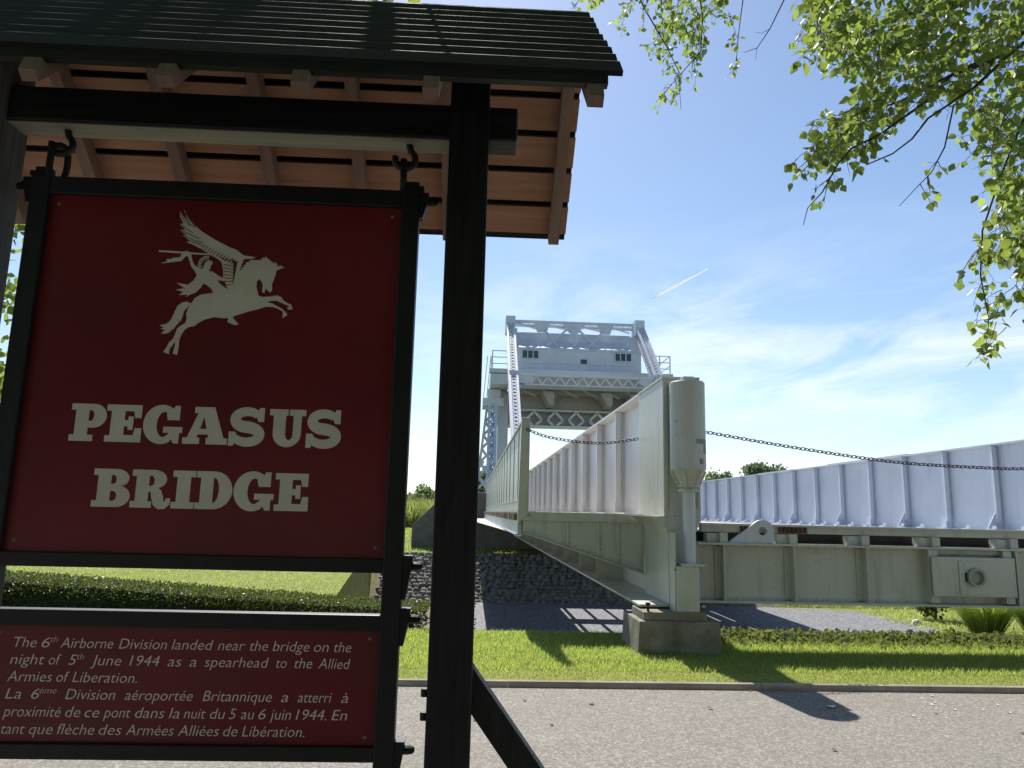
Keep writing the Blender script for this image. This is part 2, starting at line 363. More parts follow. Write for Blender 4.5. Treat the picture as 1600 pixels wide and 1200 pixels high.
addb(blades(26000, 9, 27, 20, 40, .06, .17, .028, zf=ground_z, keep=lambda X, Y: ((X > 16.3) | (Y > 31) | (X-15.2 > np.abs(Y-27)*.2)) & (X > 9+(31-Y)*.2)))
addb(blades(9000, -5.0, 2.4, 34.3, 52, .06, .16, .04, zf=ground_z))
tag(scatter_mesh('grass', M['grass'], BLADE, BLADE_F, np.concatenate(PP), np.concatenate(RR), np.concatenate(SS)), kind='stuff')

# ivy ground cover under the end beam
n = 10000; X = np.random.uniform(2.6, 13, n); Y = np.random.normal(10.15, .26, n); Z = np.abs(np.random.normal(0, .025, n))+.012+.04*np.exp(-((Y-10.15)/.25)**2)
tag(scatter_mesh('ivy_ground_cover', M['ivy'], LEAF, LEAF_F, np.stack([X, Y, Z], 1), rand_rot(n, (0, -.3, .2), .8), np.random.uniform(.03, .06, n)), kind='stuff')

# clipped hedge
hd = empty('hedge', (-6, 11, 0), 'low clipped dark green hedge along the lawn behind the sign', 'hedge')
hb = MB()
xs = [-14 + .25*i for i in range(55)]
def hh(x): return .245 + max(0, (-.7-x))*.056
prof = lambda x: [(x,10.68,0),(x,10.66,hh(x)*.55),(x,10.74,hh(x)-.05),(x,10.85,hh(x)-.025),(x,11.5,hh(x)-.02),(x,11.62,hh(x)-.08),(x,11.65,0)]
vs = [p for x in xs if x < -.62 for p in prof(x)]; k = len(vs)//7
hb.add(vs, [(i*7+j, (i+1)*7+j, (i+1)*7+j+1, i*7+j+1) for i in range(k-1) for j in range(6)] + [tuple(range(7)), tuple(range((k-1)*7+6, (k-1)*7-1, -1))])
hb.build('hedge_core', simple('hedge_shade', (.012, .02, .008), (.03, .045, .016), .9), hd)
n = 26000; X = np.random.uniform(-9.5, -.55, n); HX = .245+np.maximum(0, -.7-X)*.056
side = np.random.rand(n) < .45
Y = np.where(side, 10.66+np.random.normal(0, .02, n), np.random.uniform(10.66, 11.65, n))
Z = np.where(side, np.random.uniform(.01, 1, n)*HX, HX-.02+np.random.normal(0, .016, n))
R1 = rand_rot(n, (0, -.5, .6), .8)
scatter_mesh('hedge_leaves', M['hedge'], CARD, CARD_F, np.stack([X, Y, Z], 1), R1, np.random.uniform(.022, .042, n), hd)

# rubble revetment
def rock(b, c, sx, sy, sz, n=7):
    vs = []; fs = []; rz = random.uniform(0, 6.28)
    rings = [(.0, 1.0, -.5), (.35, .95, .0), (.75, .78, .62), (1, .4, .95)]
    m = 0
    jit = [random.uniform(.75, 1.2) for _ in range(n)]
    for _, r, z in rings:
        for k in range(n):
            a = rz+2*math.pi*k/n
            vs.append((c[0]+sx*r*jit[k]*math.cos(a)*random.uniform(.93, 1.07), c[1]+sy*r*jit[k]*math.sin(a)*random.uniform(.93, 1.07), c[2]+sz*z*random.uniform(.9, 1.1)))
    for i in range(3):
        for k in range(n): fs.append((i*n+k, i*n+(k+1) % n, (i+1)*n+(k+1) % n, (i+1)*n+k))
    fs.append(tuple(range(3*n, 4*n)))
    b.add(vs, fs)
wl = empty('stone_revetment', (3, 31, PIT), 'sloping rubble stone bank in the shade beneath the bridge', 'stone wall')
b = MB(); b.prism([(-3.93,30.7,PIT-.1),(-3.93,30.95,PIT+.01),(-3.93,34.2,-.26),(-3.93,34.6,-.28),(-3.93,34.6,PIT-.1)], (16.7,0,0)); b.build('mortar_bed', M['soil'], wl)
b = MB(); t = .0
while t < 3.75:
    x = -3.85+random.uniform(0, .2); yy = 30.95+t*.867; z0 = PIT+t*.475
    while x < 9.5:
        s = random.uniform(.10, .19)
        rock(b, (x+s, yy+random.uniform(-.06, .06), z0+random.uniform(-.02, .03)), s*1.05, s*random.uniform(.75, 1.05), s*random.uniform(.5, .8)); x += s*1.95
    t += .27
b.build('stones', M['stone'], wl)
b = MB()
for i in range(420):
    x = random.uniform(-3.4, .3); y = random.uniform(22, 30.9); s = random.uniform(.03, .13)
    rock(b, (x, y, PIT), s, s, s*.7, 6)
tag(b.build('loose_rubble', M['stone']), kind='stuff')
so_ = MB().add([(-1.96,10.9,PIT+.003),(-.9,10.9,PIT+.003),(-.7,24,PIT+.003),(.1,30.9,PIT+.003),(-3.92,30.9,PIT+.003)], [(0,1,2,3,4)]).build('soil', M['soil']); tag(so_, kind='structure')

# concrete abutment with sloping wing
ab = empty('concrete_abutment', (2, 36, -.3), 'grey concrete abutment block with sloping end beneath the far bridge end', 'abutment')
MB().prism([(-2.75,36,-.5),(13,36,-.5),(13,36,1.12),(.8,36,1.12),(.8,36,2.5),(-1.1,36,2.5),(-2.75,36,.9)], (0,14,0)).build('wing_wall', M['concrete_dark'], ab, bevel=.03)
MB().box(.83,13.1,35.9,50.1,1.12,1.2).build('coping', M['concrete'], ab)

# ================================================================== SIGN SHELTER
SX, SY = -1.5, 2.53; ROTZ = -0.0100
sh = empty('sign_shelter', (SX, SY, 0), 'black timber sign shelter with two posts, crossbeam and boarded gable roof', 'shelter'); sh.rotation_euler = (0, 0, ROTZ)
class LB(MB):      # local builder: u along the sign, y depth, z height above ground
    def lb(s, u0, u1, y0, y1, z0, z1): return s.box(SX+u0, SX+u1, SY+y0, SY+y1, z0, z1)
    def P(s, u, y, z): return (SX+u, SY+y, z)
for u0, u1 in ((1.383, 1.524), (-.293, -.152)):
    p = LB().lb(u0, u1, -.07, .07, -.2, 3.30).build('post', M['black_wood'] if u0 > 0 else M['grey_wood'], sh, bevel=.006)  # left post in a lighter grey wood than the right
b = LB().lb(-.47, 1.625, -.058, .058, 2.905, 3.035).build('crossbeam', M['black_beam'], sh, bevel=.008)
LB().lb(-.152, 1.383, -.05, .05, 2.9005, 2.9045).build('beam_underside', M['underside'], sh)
for s, ue in ((1, 1.51), (-1, -.28)):
    b = LB(); d = Vector((s*.83, 0, -1.10)).normalized()
    p0 = Vector(b.P(ue-s*.03, 0, 1.10)); b.bar(p0, p0 + d*1.46, .09, .085, (s*.8, 0, .6)); b.build('brace', M['black_wood'], sh, bevel=.004)
for z in (1.035, .965): b = LB(); b.lathe(b.P(1.375, -.04, z), [(.0, -.012), (.012, -.012), (.012, .012), (.0, .012)], 10); b.build('bolt', M['black_iron'], sh)
RID = (.05, 3.50); NE = (-.505, 2.905); FE = (.80, 2.87); U0, U1 = -.665, 1.895
b = LB(); b.lb(-.60, 1.83, .02, .08, 3.345, 3.44); b.build('ridge_beam', M['rafter'], sh)
# near slope: lapped boards, each with a narrow flatter top that catches the sun
b = LB(); nc = 9; sd_ = Vector((0, NE[0]-RID[0], NE[1]-RID[1])); st = sd_/nc
nn = Vector((0, -math.sin(rad(48)), math.cos(rad(48))))
for i in range(nc):
    base = Vector((0, RID[0], RID[1])) + st*i; upd = -st.normalized()
    I_ = base - nn*.012; A = base + nn*.009 + upd*.002
    Bp = A + Vector((0, -math.cos(rad(40)), -math.sin(rad(40))))*.0048
    Cp = base + st*1.06 - nn*.003
    if i == nc-1: Cp = base + st*1.02 + nn*.004
    D, E_ = Cp - nn*.016, I_
    ue = random.uniform(-.006, .006)
    pts = [(SX+U0+ue-.01*i, SY+p.y, p.z) for p in (A, Bp, Cp, D, E_)]
    b.prism(pts, (U1-U0+.003*i+.01*i, 0, 0))
b.build('front_roof_boards', M['roof_board'], sh)
b = LB(); b.lb(U0-.05, U1-.02, NE[0]+.006, NE[0]+.034, NE[1]-.038, NE[1]-.008); b.build('eave_batten', M['black_beam'], sh)
# far slope: pine planks with gaps under a dark cover
b = LB(); c = LB(); fd = Vector((0, FE[0]-RID[0], FE[1]-RID[1])); Lf = fd.length; fd.normalize(); fn = Vector((0, -fd.z, fd.y)); 
if fn.z < 0: fn = -fn
o0 = Vector((0, RID[0], RID[1])); s = .0
while s < Lf-.02:
    e = min(s+.134, Lf)
    q = [o0+fd*s, o0+fd*e, o0+fd*e+fn*.018, o0+fd*s+fn*.018]
    b.prism([(SX+U0, SY+p.y, p.z) for p in q], (U1-U0, 0, 0)); s += .163
b.build('rear_roof_planks', M['pine'], sh)
q = [o0+fn*.03, o0+fd*(Lf+.015)+fn*.03, o0+fd*(Lf+.015)+fn*.05, o0+fn*.05]
c.prism([(SX+U0, SY+p.y, p.z) for p in q], (U1-U0, 0, 0)); c.build('rear_roof_cover', M['roof_board'], sh)
for u in (1.86, 1.372, .99, .605, .22, -.165, -.55):
    b = LB()
    q = [o0-fn*.001, o0+fd*(Lf-.01)-fn*.001, o0+fd*(Lf-.01)-fn*.065, o0-fn*.065+Vector((0,0,-.03))]
    b.prism([(SX+u-.047, SY+p.y, p.z) for p in q], (.047, 0, 0))
    nd = st.normalized(); ln = sd_.length
    q = [o0-nn*.021, o0+nd*(ln+.0)-nn*.021, o0+nd*(ln+.075)-nn*.05, o0+nd*(ln+.075)-nn*.085, o0-nn*.085+Vector((0,0,-.012))]
    b.prism([(SX+u-.047, SY+p.y, p.z) for p in q], (.047, 0, 0))
    b.build('rafter', M['rafter'], sh)
def arc(c, r, a0, a1, n):
    return [(c[0]+r*math.cos(rad(a0+(a1-a0)*i/n)), c[1]+r*math.sin(rad(a0+(a1-a0)*i/n))) for i in range(n+1)]
for uc in (1.228, .018):
    b = LB(); pts = [(uc+.006, 2.92), (uc+.012, 2.89)] + arc((uc-.004, 2.846), .036, 55, -195, 16)
    b.tube([b.P(a, 0, z) for a, z in pts], .0125, 8); b.build('hook', M['black_iron'], sh, smooth=True)

# ================================================================== HANGING SIGN
SZ = 1.44
sg = empty('hanging_sign', (SX, SY, SZ), 'maroon double sign board in a black iron frame hung from two hooks', 'sign'); sg.rotation_euler = (0, 0, ROTZ)
def sb(mb, u0, u1, v0, v1, y0=-.02, y1=.035): return mb.box(SX+u0, SX+u1, SY+y0, SY+y1, SZ+v0, SZ+v1)
b = MB()
for u0, u1 in ((-.063, .0), (1.221, 1.284)): sb(b, u0, u1, -.70, 1.283)
for v0, v1 in ((1.2176, 1.281), (-.046, 0), (-.2285, -.1775), (-.622, -.576)): sb(b, .0, 1.221, v0, v1, -.017, .032)
b.build('frame', M['black_iron'], sg, bevel=.004)
for v in (1.2475, -.023, -.190, -.588):
    for s, ue in ((1, 1.284), (-1, -.063)):
        b = MB()
        pts = [(SX+ue-s*.01, SY+.006, SZ+v), (SX+ue+s*.045, SY+.006, SZ+v), (SX+ue+s*.058, SY+.006, SZ+v), (SX+ue+s*.064, SY+.006, SZ+v)]
        b.tube(pts, [.0145, .0145, .012, .005], 10)
        top, bot = (.035, -.105) if v > -.3 else (.028, -.10)
        if v > 1: top, bot = .028, -.065
        if v == -.190: top, bot = .035, -.082
        b.prism([(SX+ue-s*.002, SY-.014, SZ+v+top), (SX+ue+s*.032, SY-.014, SZ+v+top), (SX+ue+s*.030, SY-.014, SZ+v+top-.03), (SX+ue+s*.013, SY-.014, SZ+v+bot), (SX+ue-s*.002, SY-.014, SZ+v+bot)], (0, .04, 0)); b.build('frame_end', M['black_iron'], sg)
for s, ue in ((1, 1.284), (-1, -.063)):
    b = MB()
    for k, (w_, h_) in enumerate(((.045, .018), (.028, .034))):
        x0, x1 = sorted((ue-s*.052, ue-s*.052+s*(w_+.02))); sb(b, x0, x1, 1.283, 1.283+h_, -.012+.002*k, .027-.002*k)
    b.build('frame_cap', M['black_iron'], sg)
b = MB(); b.tube([(SX+1.222, SY, SZ+1.27), (SX+1.221, SY, SZ+1.34), (SX+1.219, SY, SZ+1.38), (SX+1.219, SY, SZ+1.405)], .0125, 8); b.build('hanger_rod', M['black_iron'], sg, smooth=True)
b = MB(); oval = [(SX+.010+.024*math.cos(a)*1.0, SY+.012*math.cos(a), SZ+1.335+.068*math.copysign(abs(math.sin(a))**.7, math.sin(a))) for a in [2*math.pi*i/20 for i in range(20)]]
b.tube(oval, .0115, 8, closed=True); b.build('hanger_link', M['black_iron'], sg, smooth=True)
up = sb(MB(), -.004, 1.225, -.004, 1.2215, 0, .012).build('upper_panel', M['red'], sg)
lp = sb(MB(), -.004, 1.225, -.580, -.2245, 0, .012).build('lower_panel', M['red'], sg)
tag(up, 'maroon panel with winged horse emblem and large cream title'); tag(lp, 'smaller maroon panel with six lines of italic text')

def plates(name, pieces, mat, parent, k0=0):
    """flat marks: triangulated outlines given in sign coordinates, each a plate of its own tiny thickness"""
    from mathutils.geometry import tessellate_polygon
    b = MB()
    for i, pc in enumerate(pieces):
        y = -.0009-.00012*((i+k0) % 9)
        if isinstance(pc, Strip):
            n_ = len(pc)//2; b.add([(SX+u, SY+y, SZ+v) for u, v in pc], [(j, 2*n_-1-j, 2*n_-2-j, j+1) for j in range(n_-1)])
            continue
        loops = pc if isinstance(pc[0][0], (tuple, list)) else [pc]
        tris = tessellate_polygon([[Vector((u, v, 0)) for u, v in lp_] for lp_ in loops])
        flat = [q for lp_ in loops for q in lp_]
        vs = [(SX+u, SY+y, SZ+v) for u, v in flat]; fs = []
        for t in tris:
            a, c_, d = (Vector((flat[j][0], flat[j][1], 0)) for j in t)
            fs.append(tuple(t) if (c_-a).cross(d-a).z > 0 else tuple(reversed(t)))
        b.add(vs, fs)
        for lp_ in loops:
            n_ = len(lp_); vs2 = [(SX+u, SY+y, SZ+v) for u, v in lp_] + [(SX+u, SY+.001, SZ+v) for u, v in lp_]
            b.add(vs2, [(j, (j+1) % n_, (j+1) % n_+n_, j+n_) for j in range(n_)])
    return b.build(name, mat, parent)
def ell(cx, cy, rx, ry, a0, a1, n=14):
    return [(cx+rx*math.cos(rad(a0+(a1-a0)*i/n)), cy+ry*math.sin(rad(a0+(a1-a0)*i/n))) for i in range(n+1)]
def stroke(pts, wds):
    l, r = [], []
    for i, (x, y) in enumerate(pts):
        x0, y0 = pts[max(i-1, 0)]; x1, y1 = pts[min(i+1, len(pts)-1)]
        d = math.hypot(x1-x0, y1-y0) or 1; nx, ny = -(y1-y0)/d, (x1-x0)/d
        w_ = wds[i] if isinstance(wds, list) else wds
        l.append((x+nx*w_/2, y+ny*w_/2)); r.append((x-nx*w_/2, y-ny*w_/2))
    return Strip(l + r[::-1])
class Strip(list): pass
def bez(p0, p1, p2, p3, n=10):
    o = []
    for i in range(n+1):
        t = i/n; o.append(tuple((1-t)**3*a+3*t*(1-t)**2*b_+3*t*t*(1-t)*c_+t**3*d for a, b_, c_, d in zip(p0, p1, p2, p3)))
    return o
T_ = .17      # slab height; letters are drawn in a box one unit high
def letter(ch):
    if ch == 'P':
        return 1.02, [[[(0,0),(.66,0),(.66,T_),(.50,T_),(.50,.36),(.62,.36)]+ell(.64,.68,.36,.32,-90,90)+[(0,1),(0,1-T_),(.13,1-T_),(.13,T_),(0,T_)], [(.50,.54)]+ell(.55,.685,.10,.145,-90,90,8)+[(.50,.83)]]]
    if ch == 'E':
        return .98, [[(0,0),(.98,0),(.98,.38),(.80,.38),(.76,T_+.02),(.50,T_+.02),(.50,.42),(.60,.42),(.60,.33),(.74,.33),(.74,.69),(.60,.69),(.60,.59),(.50,.59),(.50,1-T_),(.74,1-T_),(.78,.65),(.95,.65),(.95,1),(0,1),(0,1-T_),(.13,1-T_),(.13,T_),(0,T_)]]
    if ch == 'G':
        ring = ell(.50,.5,.50,.53,62,302,26); inner = ell(.56,.5,.19,.34,298,60,20)
        return 1.08, [ring+inner, [(.66,.62),(.98,.62),(.98,1.01),(.84,1.01),(.80,.93),(.70,.98),(.62,.80)], [(.56,.28),(.56,.44),(1.08,.44),(1.08,.28),(1.0,.28),(1.0,0),(.86,0),(.80,.10),(.66,.02),(.60,.17),(.70,.24),(.72,.28)]]
    if ch == 'A':
        return 1.22, [[[(0,0),(.46,0),(.46,T_),(.385,T_),(.41,.26),(.68,.26),(.70,T_),(.64,T_),(.64,0),(1.22,0),(1.22,T_),(1.12,T_),(.82,1),(.28,1),(.28,1-T_),(.38,1-T_),(.12,T_),(0,T_)], [(.455,.41),(.55,.74),(.635,.41)]]]
    if ch == 'S':
        up_ = ell(.48,.70,.33,.21,35,270,16); dn = ell(.48,.285,.35,.20,90,-150,18)
        wd1 = [.22+.10*(i/16) for i in range(17)]; wd2 = [.32-.10*(i/18) for i in range(19)]
        return 1.0, [stroke(up_+dn[1:], wd1+wd2[1:]), [(.78,.64),(.93,.64),(.93,1.02),(.80,1.02),(.76,.92),(.66,.90)], [(.0,-.02),(.13,-.02),(.18,.08),(.30,.12),(.17,.36),(.0,.36)]]
    if ch == 'U':
        o = [(0,1),(0,1-T_),(.12,1-T_),(.12,.38)] + ell(.53,.34,.41,.36,180,360,18) + [(.94,1-T_),(1.06,1-T_),(1.06,1),(.58,1),(.58,1-T_),(.70,1-T_),(.70,.36)] + ell(.59,.34,.11,.17,0,-180,10) + [(.48,1-T_),(.60,1-T_) if False else (.54,1-T_),(.54,1)]
        return 1.06, [o]
    if ch == 'B':
        return 1.04, [[[(0,0),(.62,0)]+ell(.66,.285,.38,.285,-90,62)+[(.76,.54)]+ell(.62,.755,.36,.245,-38,90)+[(0,1),(0,1-T_),(.13,1-T_),(.13,T_),(0,T_)], [(.49,.16)]+ell(.56,.29,.11,.13,-90,90,8)+[(.49,.42)], [(.49,.60)]+ell(.54,.72,.095,.12,-90,90,8)+[(.49,.84)]]]
    if ch == 'R':
        return 1.12, [[[(0,0),(.60,0),(.60,T_),(.49,T_),(.49,.42),(.55,.42),(.60,.22),(.66,.06),(.80,-.03),(.98,-.02),(1.12,.10),(1.12,.26),(1.0,.26),(.97,.17),(.93,.17),(.92,.30),(.84,.47),(.76,.52)]+ell(.62,.75,.36,.25,-48,90)+[(0,1),(0,1-T_),(.13,1-T_),(.13,T_),(0,T_)], [(.49,.57)]+ell(.54,.71,.10,.135,-90,90,8)+[(.49,.845)]]]
    if ch == 'I':
        return .64, [[(0,0),(.64,0),(.64,T_),(.51,T_),(.51,1-T_),(.64,1-T_),(.64,1),(0,1),(0,1-T_),(.13,1-T_),(.13,T_),(0,T_)]]
    if ch == 'D':
        return 1.06, [[[(0,0),(.52,0)]+ell(.52,.5,.54,.5,-90,90,22)+[(0,1),(0,1-T_),(.13,1-T_),(.13,T_),(0,T_)], [(.50,.17)]+ell(.52,.5,.15,.33,-90,90,14)+[(.50,.83)]]]
for pn, uu, vv in ((up, (.03, 1.19), (.035, 1.185)), (lp, (.03, 1.19), (-.552, -.252))):
    for u in uu:
        for v in vv:
            b = MB(); k_ = 10; b.add([(SX+u+.006*math.cos(2*math.pi*i/k_), SY-.0005, SZ+v+.006*math.sin(2*math.pi*i/k_)) for i in range(k_)]+[(SX+u, SY-.003, SZ+v)], [(i, (i+1) % k_, k_) for i in range(k_)])
            b.build('screw_head', M['underside'], pn)
pieces = []
def word(txt, lr, v0, v1):
    for ch, (a, b_) in zip(txt, lr):
        wd, ps = letter(ch); k = (b_-a)/wd; h = v1-v0
        for p in ps:
            if isinstance(p[0][0], (tuple, list)): pieces.append([[(a+x*k, v0+y*h) for x, y in q] for q in p])
            else: pieces.append(type(p)([(a+x*k, v0+y*h) for x, y in p]))
word('PEGASUS', [(.1625,.281),(.278,.396),(.4,.530),(.533,.680),(.684,.806),(.815,.936),(.940,1.0605)], .3596, .4845)
plates('title_word', pieces, M['cream'], up); pieces = []
word('BRIDGE', [(.260,.382),(.384,.513),(.516,.590),(.593,.712),(.716,.848),(.851,.962)], .1465, .2705); plates('title_word', pieces, M['cream'], up)


# the winged horse emblem, traced in its own 1200-unit square
EC = [(.3046, 1.2165), (.9049, 1.2426), (.3706, .5997), (.9476, .6183)]
def em(pts):
    o = []
    for x, y in pts:
        s_, t_ = x/1200, y/1200
        o.append(tuple((1-t_)*((1-s_)*EC[0][k]+s_*EC[1][k])+t_*((1-s_)*EC[2][k]+s_*EC[3][k]) for k in (0, 1)))
    return o
horse = [(355,738),(378,703),(420,680),(500,668),(600,638),(648,630),(680,520),(705,506),(700,493),(724,488),(712,476),(738,469),(728,456),(755,452),(765,438),(810,440),(850,437),(838,424),(866,424),(868,413),(885,428),(912,450),(936,470),(930,450),(950,468),(946,490),(962,474),(960,488),(985,473),(980,488),(1003,490),(975,499),(944,512),(938,545),(926,578),(913,608),(915,648),(902,665),(886,655),(876,640),(864,648),(862,668),(847,665),(845,642),(850,612),(838,585),(822,571),(808,590),(805,622),(812,655),(820,687),(845,696),(900,692),(950,685),(977,696),(997,722),(1025,740),(1048,748),(1058,780),(1025,783),(1020,768),(1036,760),(1000,745),(972,733),(950,722),(912,722),(876,731),(920,742),(945,757),(985,778),(1006,796),(1022,818),(990,842),(988,815),(990,796),(958,778),(920,764),(870,763),(810,782),(745,797),(690,815),(638,832),(650,848),(682,884),(655,890),(604,868),(610,840),(575,842),(510,834),(450,849),(410,868),(375,895),(335,902),(308,920),(287,950),(271,985),(265,1040),(255,1092),(225,1080),(234,1050),(242,1022),(240,998),(220,1030),(202,1052),(198,1087),(160,1070),(186,1035),(196,1010),(226,983),(244,945),(255,912),(280,892),(310,875),(322,850),(318,812),(335,765)]
tail = [(357,742),(325,728),(290,734),(258,757),(238,800),(215,850),(185,880),(133,890),(166,903),(140,912),(172,921),(142,948),(192,943),(232,912),(266,872),(266,850),(274,872),(292,832),(304,790),(330,765)]
rider = [(500,672),(500,650),(470,620),(437,600),(420,630),(385,665),(345,680),(315,697),(330,680),(268,682),(300,660),(245,645),(308,635),(250,598),(330,612),(370,580),(392,545),(380,520),(350,480),(341,440),(328,410),(332,383),(352,385),(360,440),(375,475),(405,492),(432,505),(440,480),(450,455),(472,440),(500,448),(500,464),(486,480),(488,496),(470,512),(505,522),(540,548),(588,572),(580,586),(530,578),(560,612),(612,648),(600,668)]
spear = [(130,370),(220,374),(300,381),(480,395),(545,402),(540,408),(420,401),(300,393),(130,381)]
pennon = [(296,380),(275,420),(235,422),(208,432),(178,432),(190,445),(145,462),(200,456),(240,450),(285,446),(308,418),(345,395),(330,375)]
wing = [(303,80),(318,110),(345,150),(385,200),(430,240),(520,297),(620,350),(665,366),(715,405),(800,420),(770,431),(720,431),(703,470),(690,512),(660,630),(612,646),(590,610),(588,590),(575,560),(574,520),(568,468),(556,445),(528,425),(500,410),(462,388),(420,360),(372,335),(322,312),(345,303),(296,265),(322,264),(277,227),(312,224),(276,185),(300,180),(276,130),(275,92),(300,130),(330,165),(310,130)]
crest = [p for p in ell(466,475,66,64,80,215,18)] + [p for p in ell(466,475,40,38,215,80,18)]
crest = [(x, 950-y) for x, y in crest]
plates('winged_horse_emblem', [em(p) for p in (horse, tail, rider, spear, pennon, wing, crest)], M['cream'], up)
fl = [[(306,100),(318,140),(345,185),(380,210)],[(306,100),(340,150),(384,205)],[(290,190),(325,222),(368,248)],[(290,232),(350,262),(412,290)],[(308,272),(370,300),(432,318)],[(340,306),(390,322),(440,340)],
      [(280,110),(300,150),(345,200)]]
random.seed(3)
for k in range(12):
    x = 420+k*21; y = 338+k*10.5; fl.append([(x, y+26), (x+14, y+8), (x+30, y-4)])
for k in range(7): fl.append([(574+k*2, 470+k*23), (610, 476+k*23), (652-k*3, 486+k*20)])
for k in range(6): fl.append([(640+k*6, 430+k*6), (652-k*2, 460+k*28), (664-k*4, 475+k*26)])
for k in range(8): fl.append([(560+k*15, 420+k*4), (572+k*14, 440+k*4)])
for k in range(9):
    a = rad(86+k*15); fl.append([(466+38*math.cos(a), 475-36*math.sin(a)), (466+60*math.cos(a), 475-58*math.sin(a))])
b = MB()
for f_ in fl:
    p = em(stroke(f_, 5.0)); vs = [(SX+u, SY-.0024, SZ+v) for u, v in p]; n_ = len(vs)//2
    b.add(vs, [(i, 2*n_-1-i, 2*n_-2-i, i+1) for i in range(n_-1)])
b.build('feather_line', M['maroon_line'], up)

# six lines of italic text, word by word
def z5(x, y): return x/2.2857, y/2.2857+860
LINES = [(-.2998, -.2905, [('The',50,130),('6',148,176),('^th',178,203),('Airborne',215,401),('Division',422,592),('landed',610,757),('near',775,872),('the',890,955),('bridge',973,1105),('on',1122,1175),('the',1195,1257)]),
 (-.3513,-.3415,[('night',37,157),('of',173,215),('5',243,270),('^th',271,295),('June',322,429),('1944',459,565),('as',595,644),('a',673,698),('spearhead',727,957),('to',985,1023),('the',1051,1115),('Allied',1138,1253)]),
 (-.4022,-.3934,[('Armies',27,184),('of',200,244),('Liberation.',257,486)]),
 (-.4551,-.4432,[('La',20,75),('6',111,138),('^éme',139,198),('Division',232,407),('aéroportée',443,684),('Britannique',721,969),('a',1003,1028),('atterri',1064,1186),('à',1221,1246)]),
 (-.5069,-.4960,[('proximité',12,214),('de',231,284),('ce',300,351),('pont',367,462),('dans',479,583),('la',600,637),('nuit',653,730),('du',747,800),('5',815,840),('au',858,905),('6',921,946),('juin',962,1038),('1944.',1056,1167),('En',1186,1242)]),
 (-.5574,-.5475,[('tant',5,87),('que',103,186),('flèche',203,333),('des',350,430),('Armées',446,616),('Alliées',632,778),('de',794,845),('Libération.',862,1087)])]
U_L = [(.0396,1.1169),(.0467,1.12),(.0536,1.1232),(.0609,1.1262),(.068,1.1294),(.0749,1.1326)]   # sign u at zoom x 10 and 1240

base_v = [-.2955,-.3465,-.3980,-.4492,-.5015,-.5525]
for (va, vb, words), (ua, ub), vv in zip(LINES, U_L, base_v):
    tb = MB()
    for wd, xa, xb in words:
        sup = wd[0] == '^'; t = wd[1:] if sup else wd
        cu = bpy.data.curves.new('t', 'FONT'); cu.body = t; cu.size = .046*(.6 if sup else 1); cu.shear = .2; cu.resolution_u = 3; cu.offset = -.0004
        ob = bpy.data.objects.new('t', cu); COL.objects.link(ob); bpy.context.view_layer.update()
        me = bpy.data.meshes.new_from_object(ob.evaluated_get(bpy.context.evaluated_depsgraph_get()))
        co = np.array([v.co[:] for v in me.vertices]); fs = [tuple(p.vertices) for p in me.polygons]
        bpy.data.objects.remove(ob); bpy.data.curves.remove(cu)
        x0, x1 = co[:, 0].min(), co[:, 0].max()
        A_ = ua+(xa-10)/1230*(ub-ua); B_ = ua+(xb-10)/1230*(ub-ua)
        k = (B_-A_)/(x1-x0); dv = vv + (.0165 if sup else 0)
        tb.add([(SX+A_+(x-x0)*k, SY-.001, SZ+dv+y) for x, y, z in co], fs); bpy.data.meshes.remove(me)
    tb.build('text_line', M['text'], lp)

# ================================================================== BASCULE BRIDGE
br = empty('bascule_bridge', (2.43, 9.3, .5), 'pale grey steel bascule bridge with plate girders and a tall counterweight portal', 'bridge')
XL, XR = 2.43, 10.5; ZT = 3.38
def girder(x0, face, name, y0, y1, ztop, zdeck, zbot, tw, mat, pitch, inner, kn):
    """plate girder along Y; face=-1 shows its -X side.  tw: top flange width"""
    b = MB(); xw = x0+.17
    b.box(xw, xw+.03, y0, y1, zbot+.03, ztop-.03)
    b.box(x0, x0+tw, y0, y1, ztop-.03, ztop)
    b.box(x0-.33 if inner else x0-.1, x0+tw+.1, y0, y1, zbot, zbot+.03)
    o = b.build(name, mat, br)
    yy = y0+pitch; k = 0
    while yy < y1:
        s = MB()
        xa = x0+.015
        s.prism([(xa, yy, ztop-.031), (xa, yy, zdeck+.38), (xa-(.20 if (kn and k % 2 == 0) else .0), yy, zdeck+.02), (xw, yy, zdeck+.02), (xw, yy, ztop-.031)], (0, .02, 0))
        s.box(xa, xa+.09, yy-.05, yy-.0005, zdeck+.2, ztop-.04)
        s.box(xw+.031, xw+.24, yy, yy+.02, zbot+.04, ztop-.04)
        s.build('stiffener', mat, o); k += 1; yy += pitch
    r = MB()                                            # rivet heads along the flange and the web splices
    for zz in (ztop-.075, zdeck+.07):
        q = y0+.1
        while q < min(y1, y0+16): r.box(xw-.009, xw-.0005, q-.009, q+.009, zz-.009, zz+.009); q += .16
    for k2 in (5, 6):
        for j in range(22):
            for dy in (-.06, .06): r.box(xw-.009, xw-.0005, y0+pitch*(k2+.5)+dy-.009, y0+pitch*(k2+.5)+dy+.009, zdeck+.1+j*.068-.009, zdeck+.1+j*.068+.009)
    tag(r.build('rivets', mat, o), kind='stuff')
    return o
gl = girder(XL, -1, 'main_girder', 10.72, 36, ZT, 1.62, .50, .5, M['steel_white'], 1.9, True, False)
gr = girder(XR, -1, 'main_girder', 9.8, 36, 3.20, 1.44, .50, .5, M['steel_blue'], 1.58, False, True)
b = MB(); b.box(XR-.32, XR+.15, 9.8, 36, 1.41, 1.435)
q = 10.4
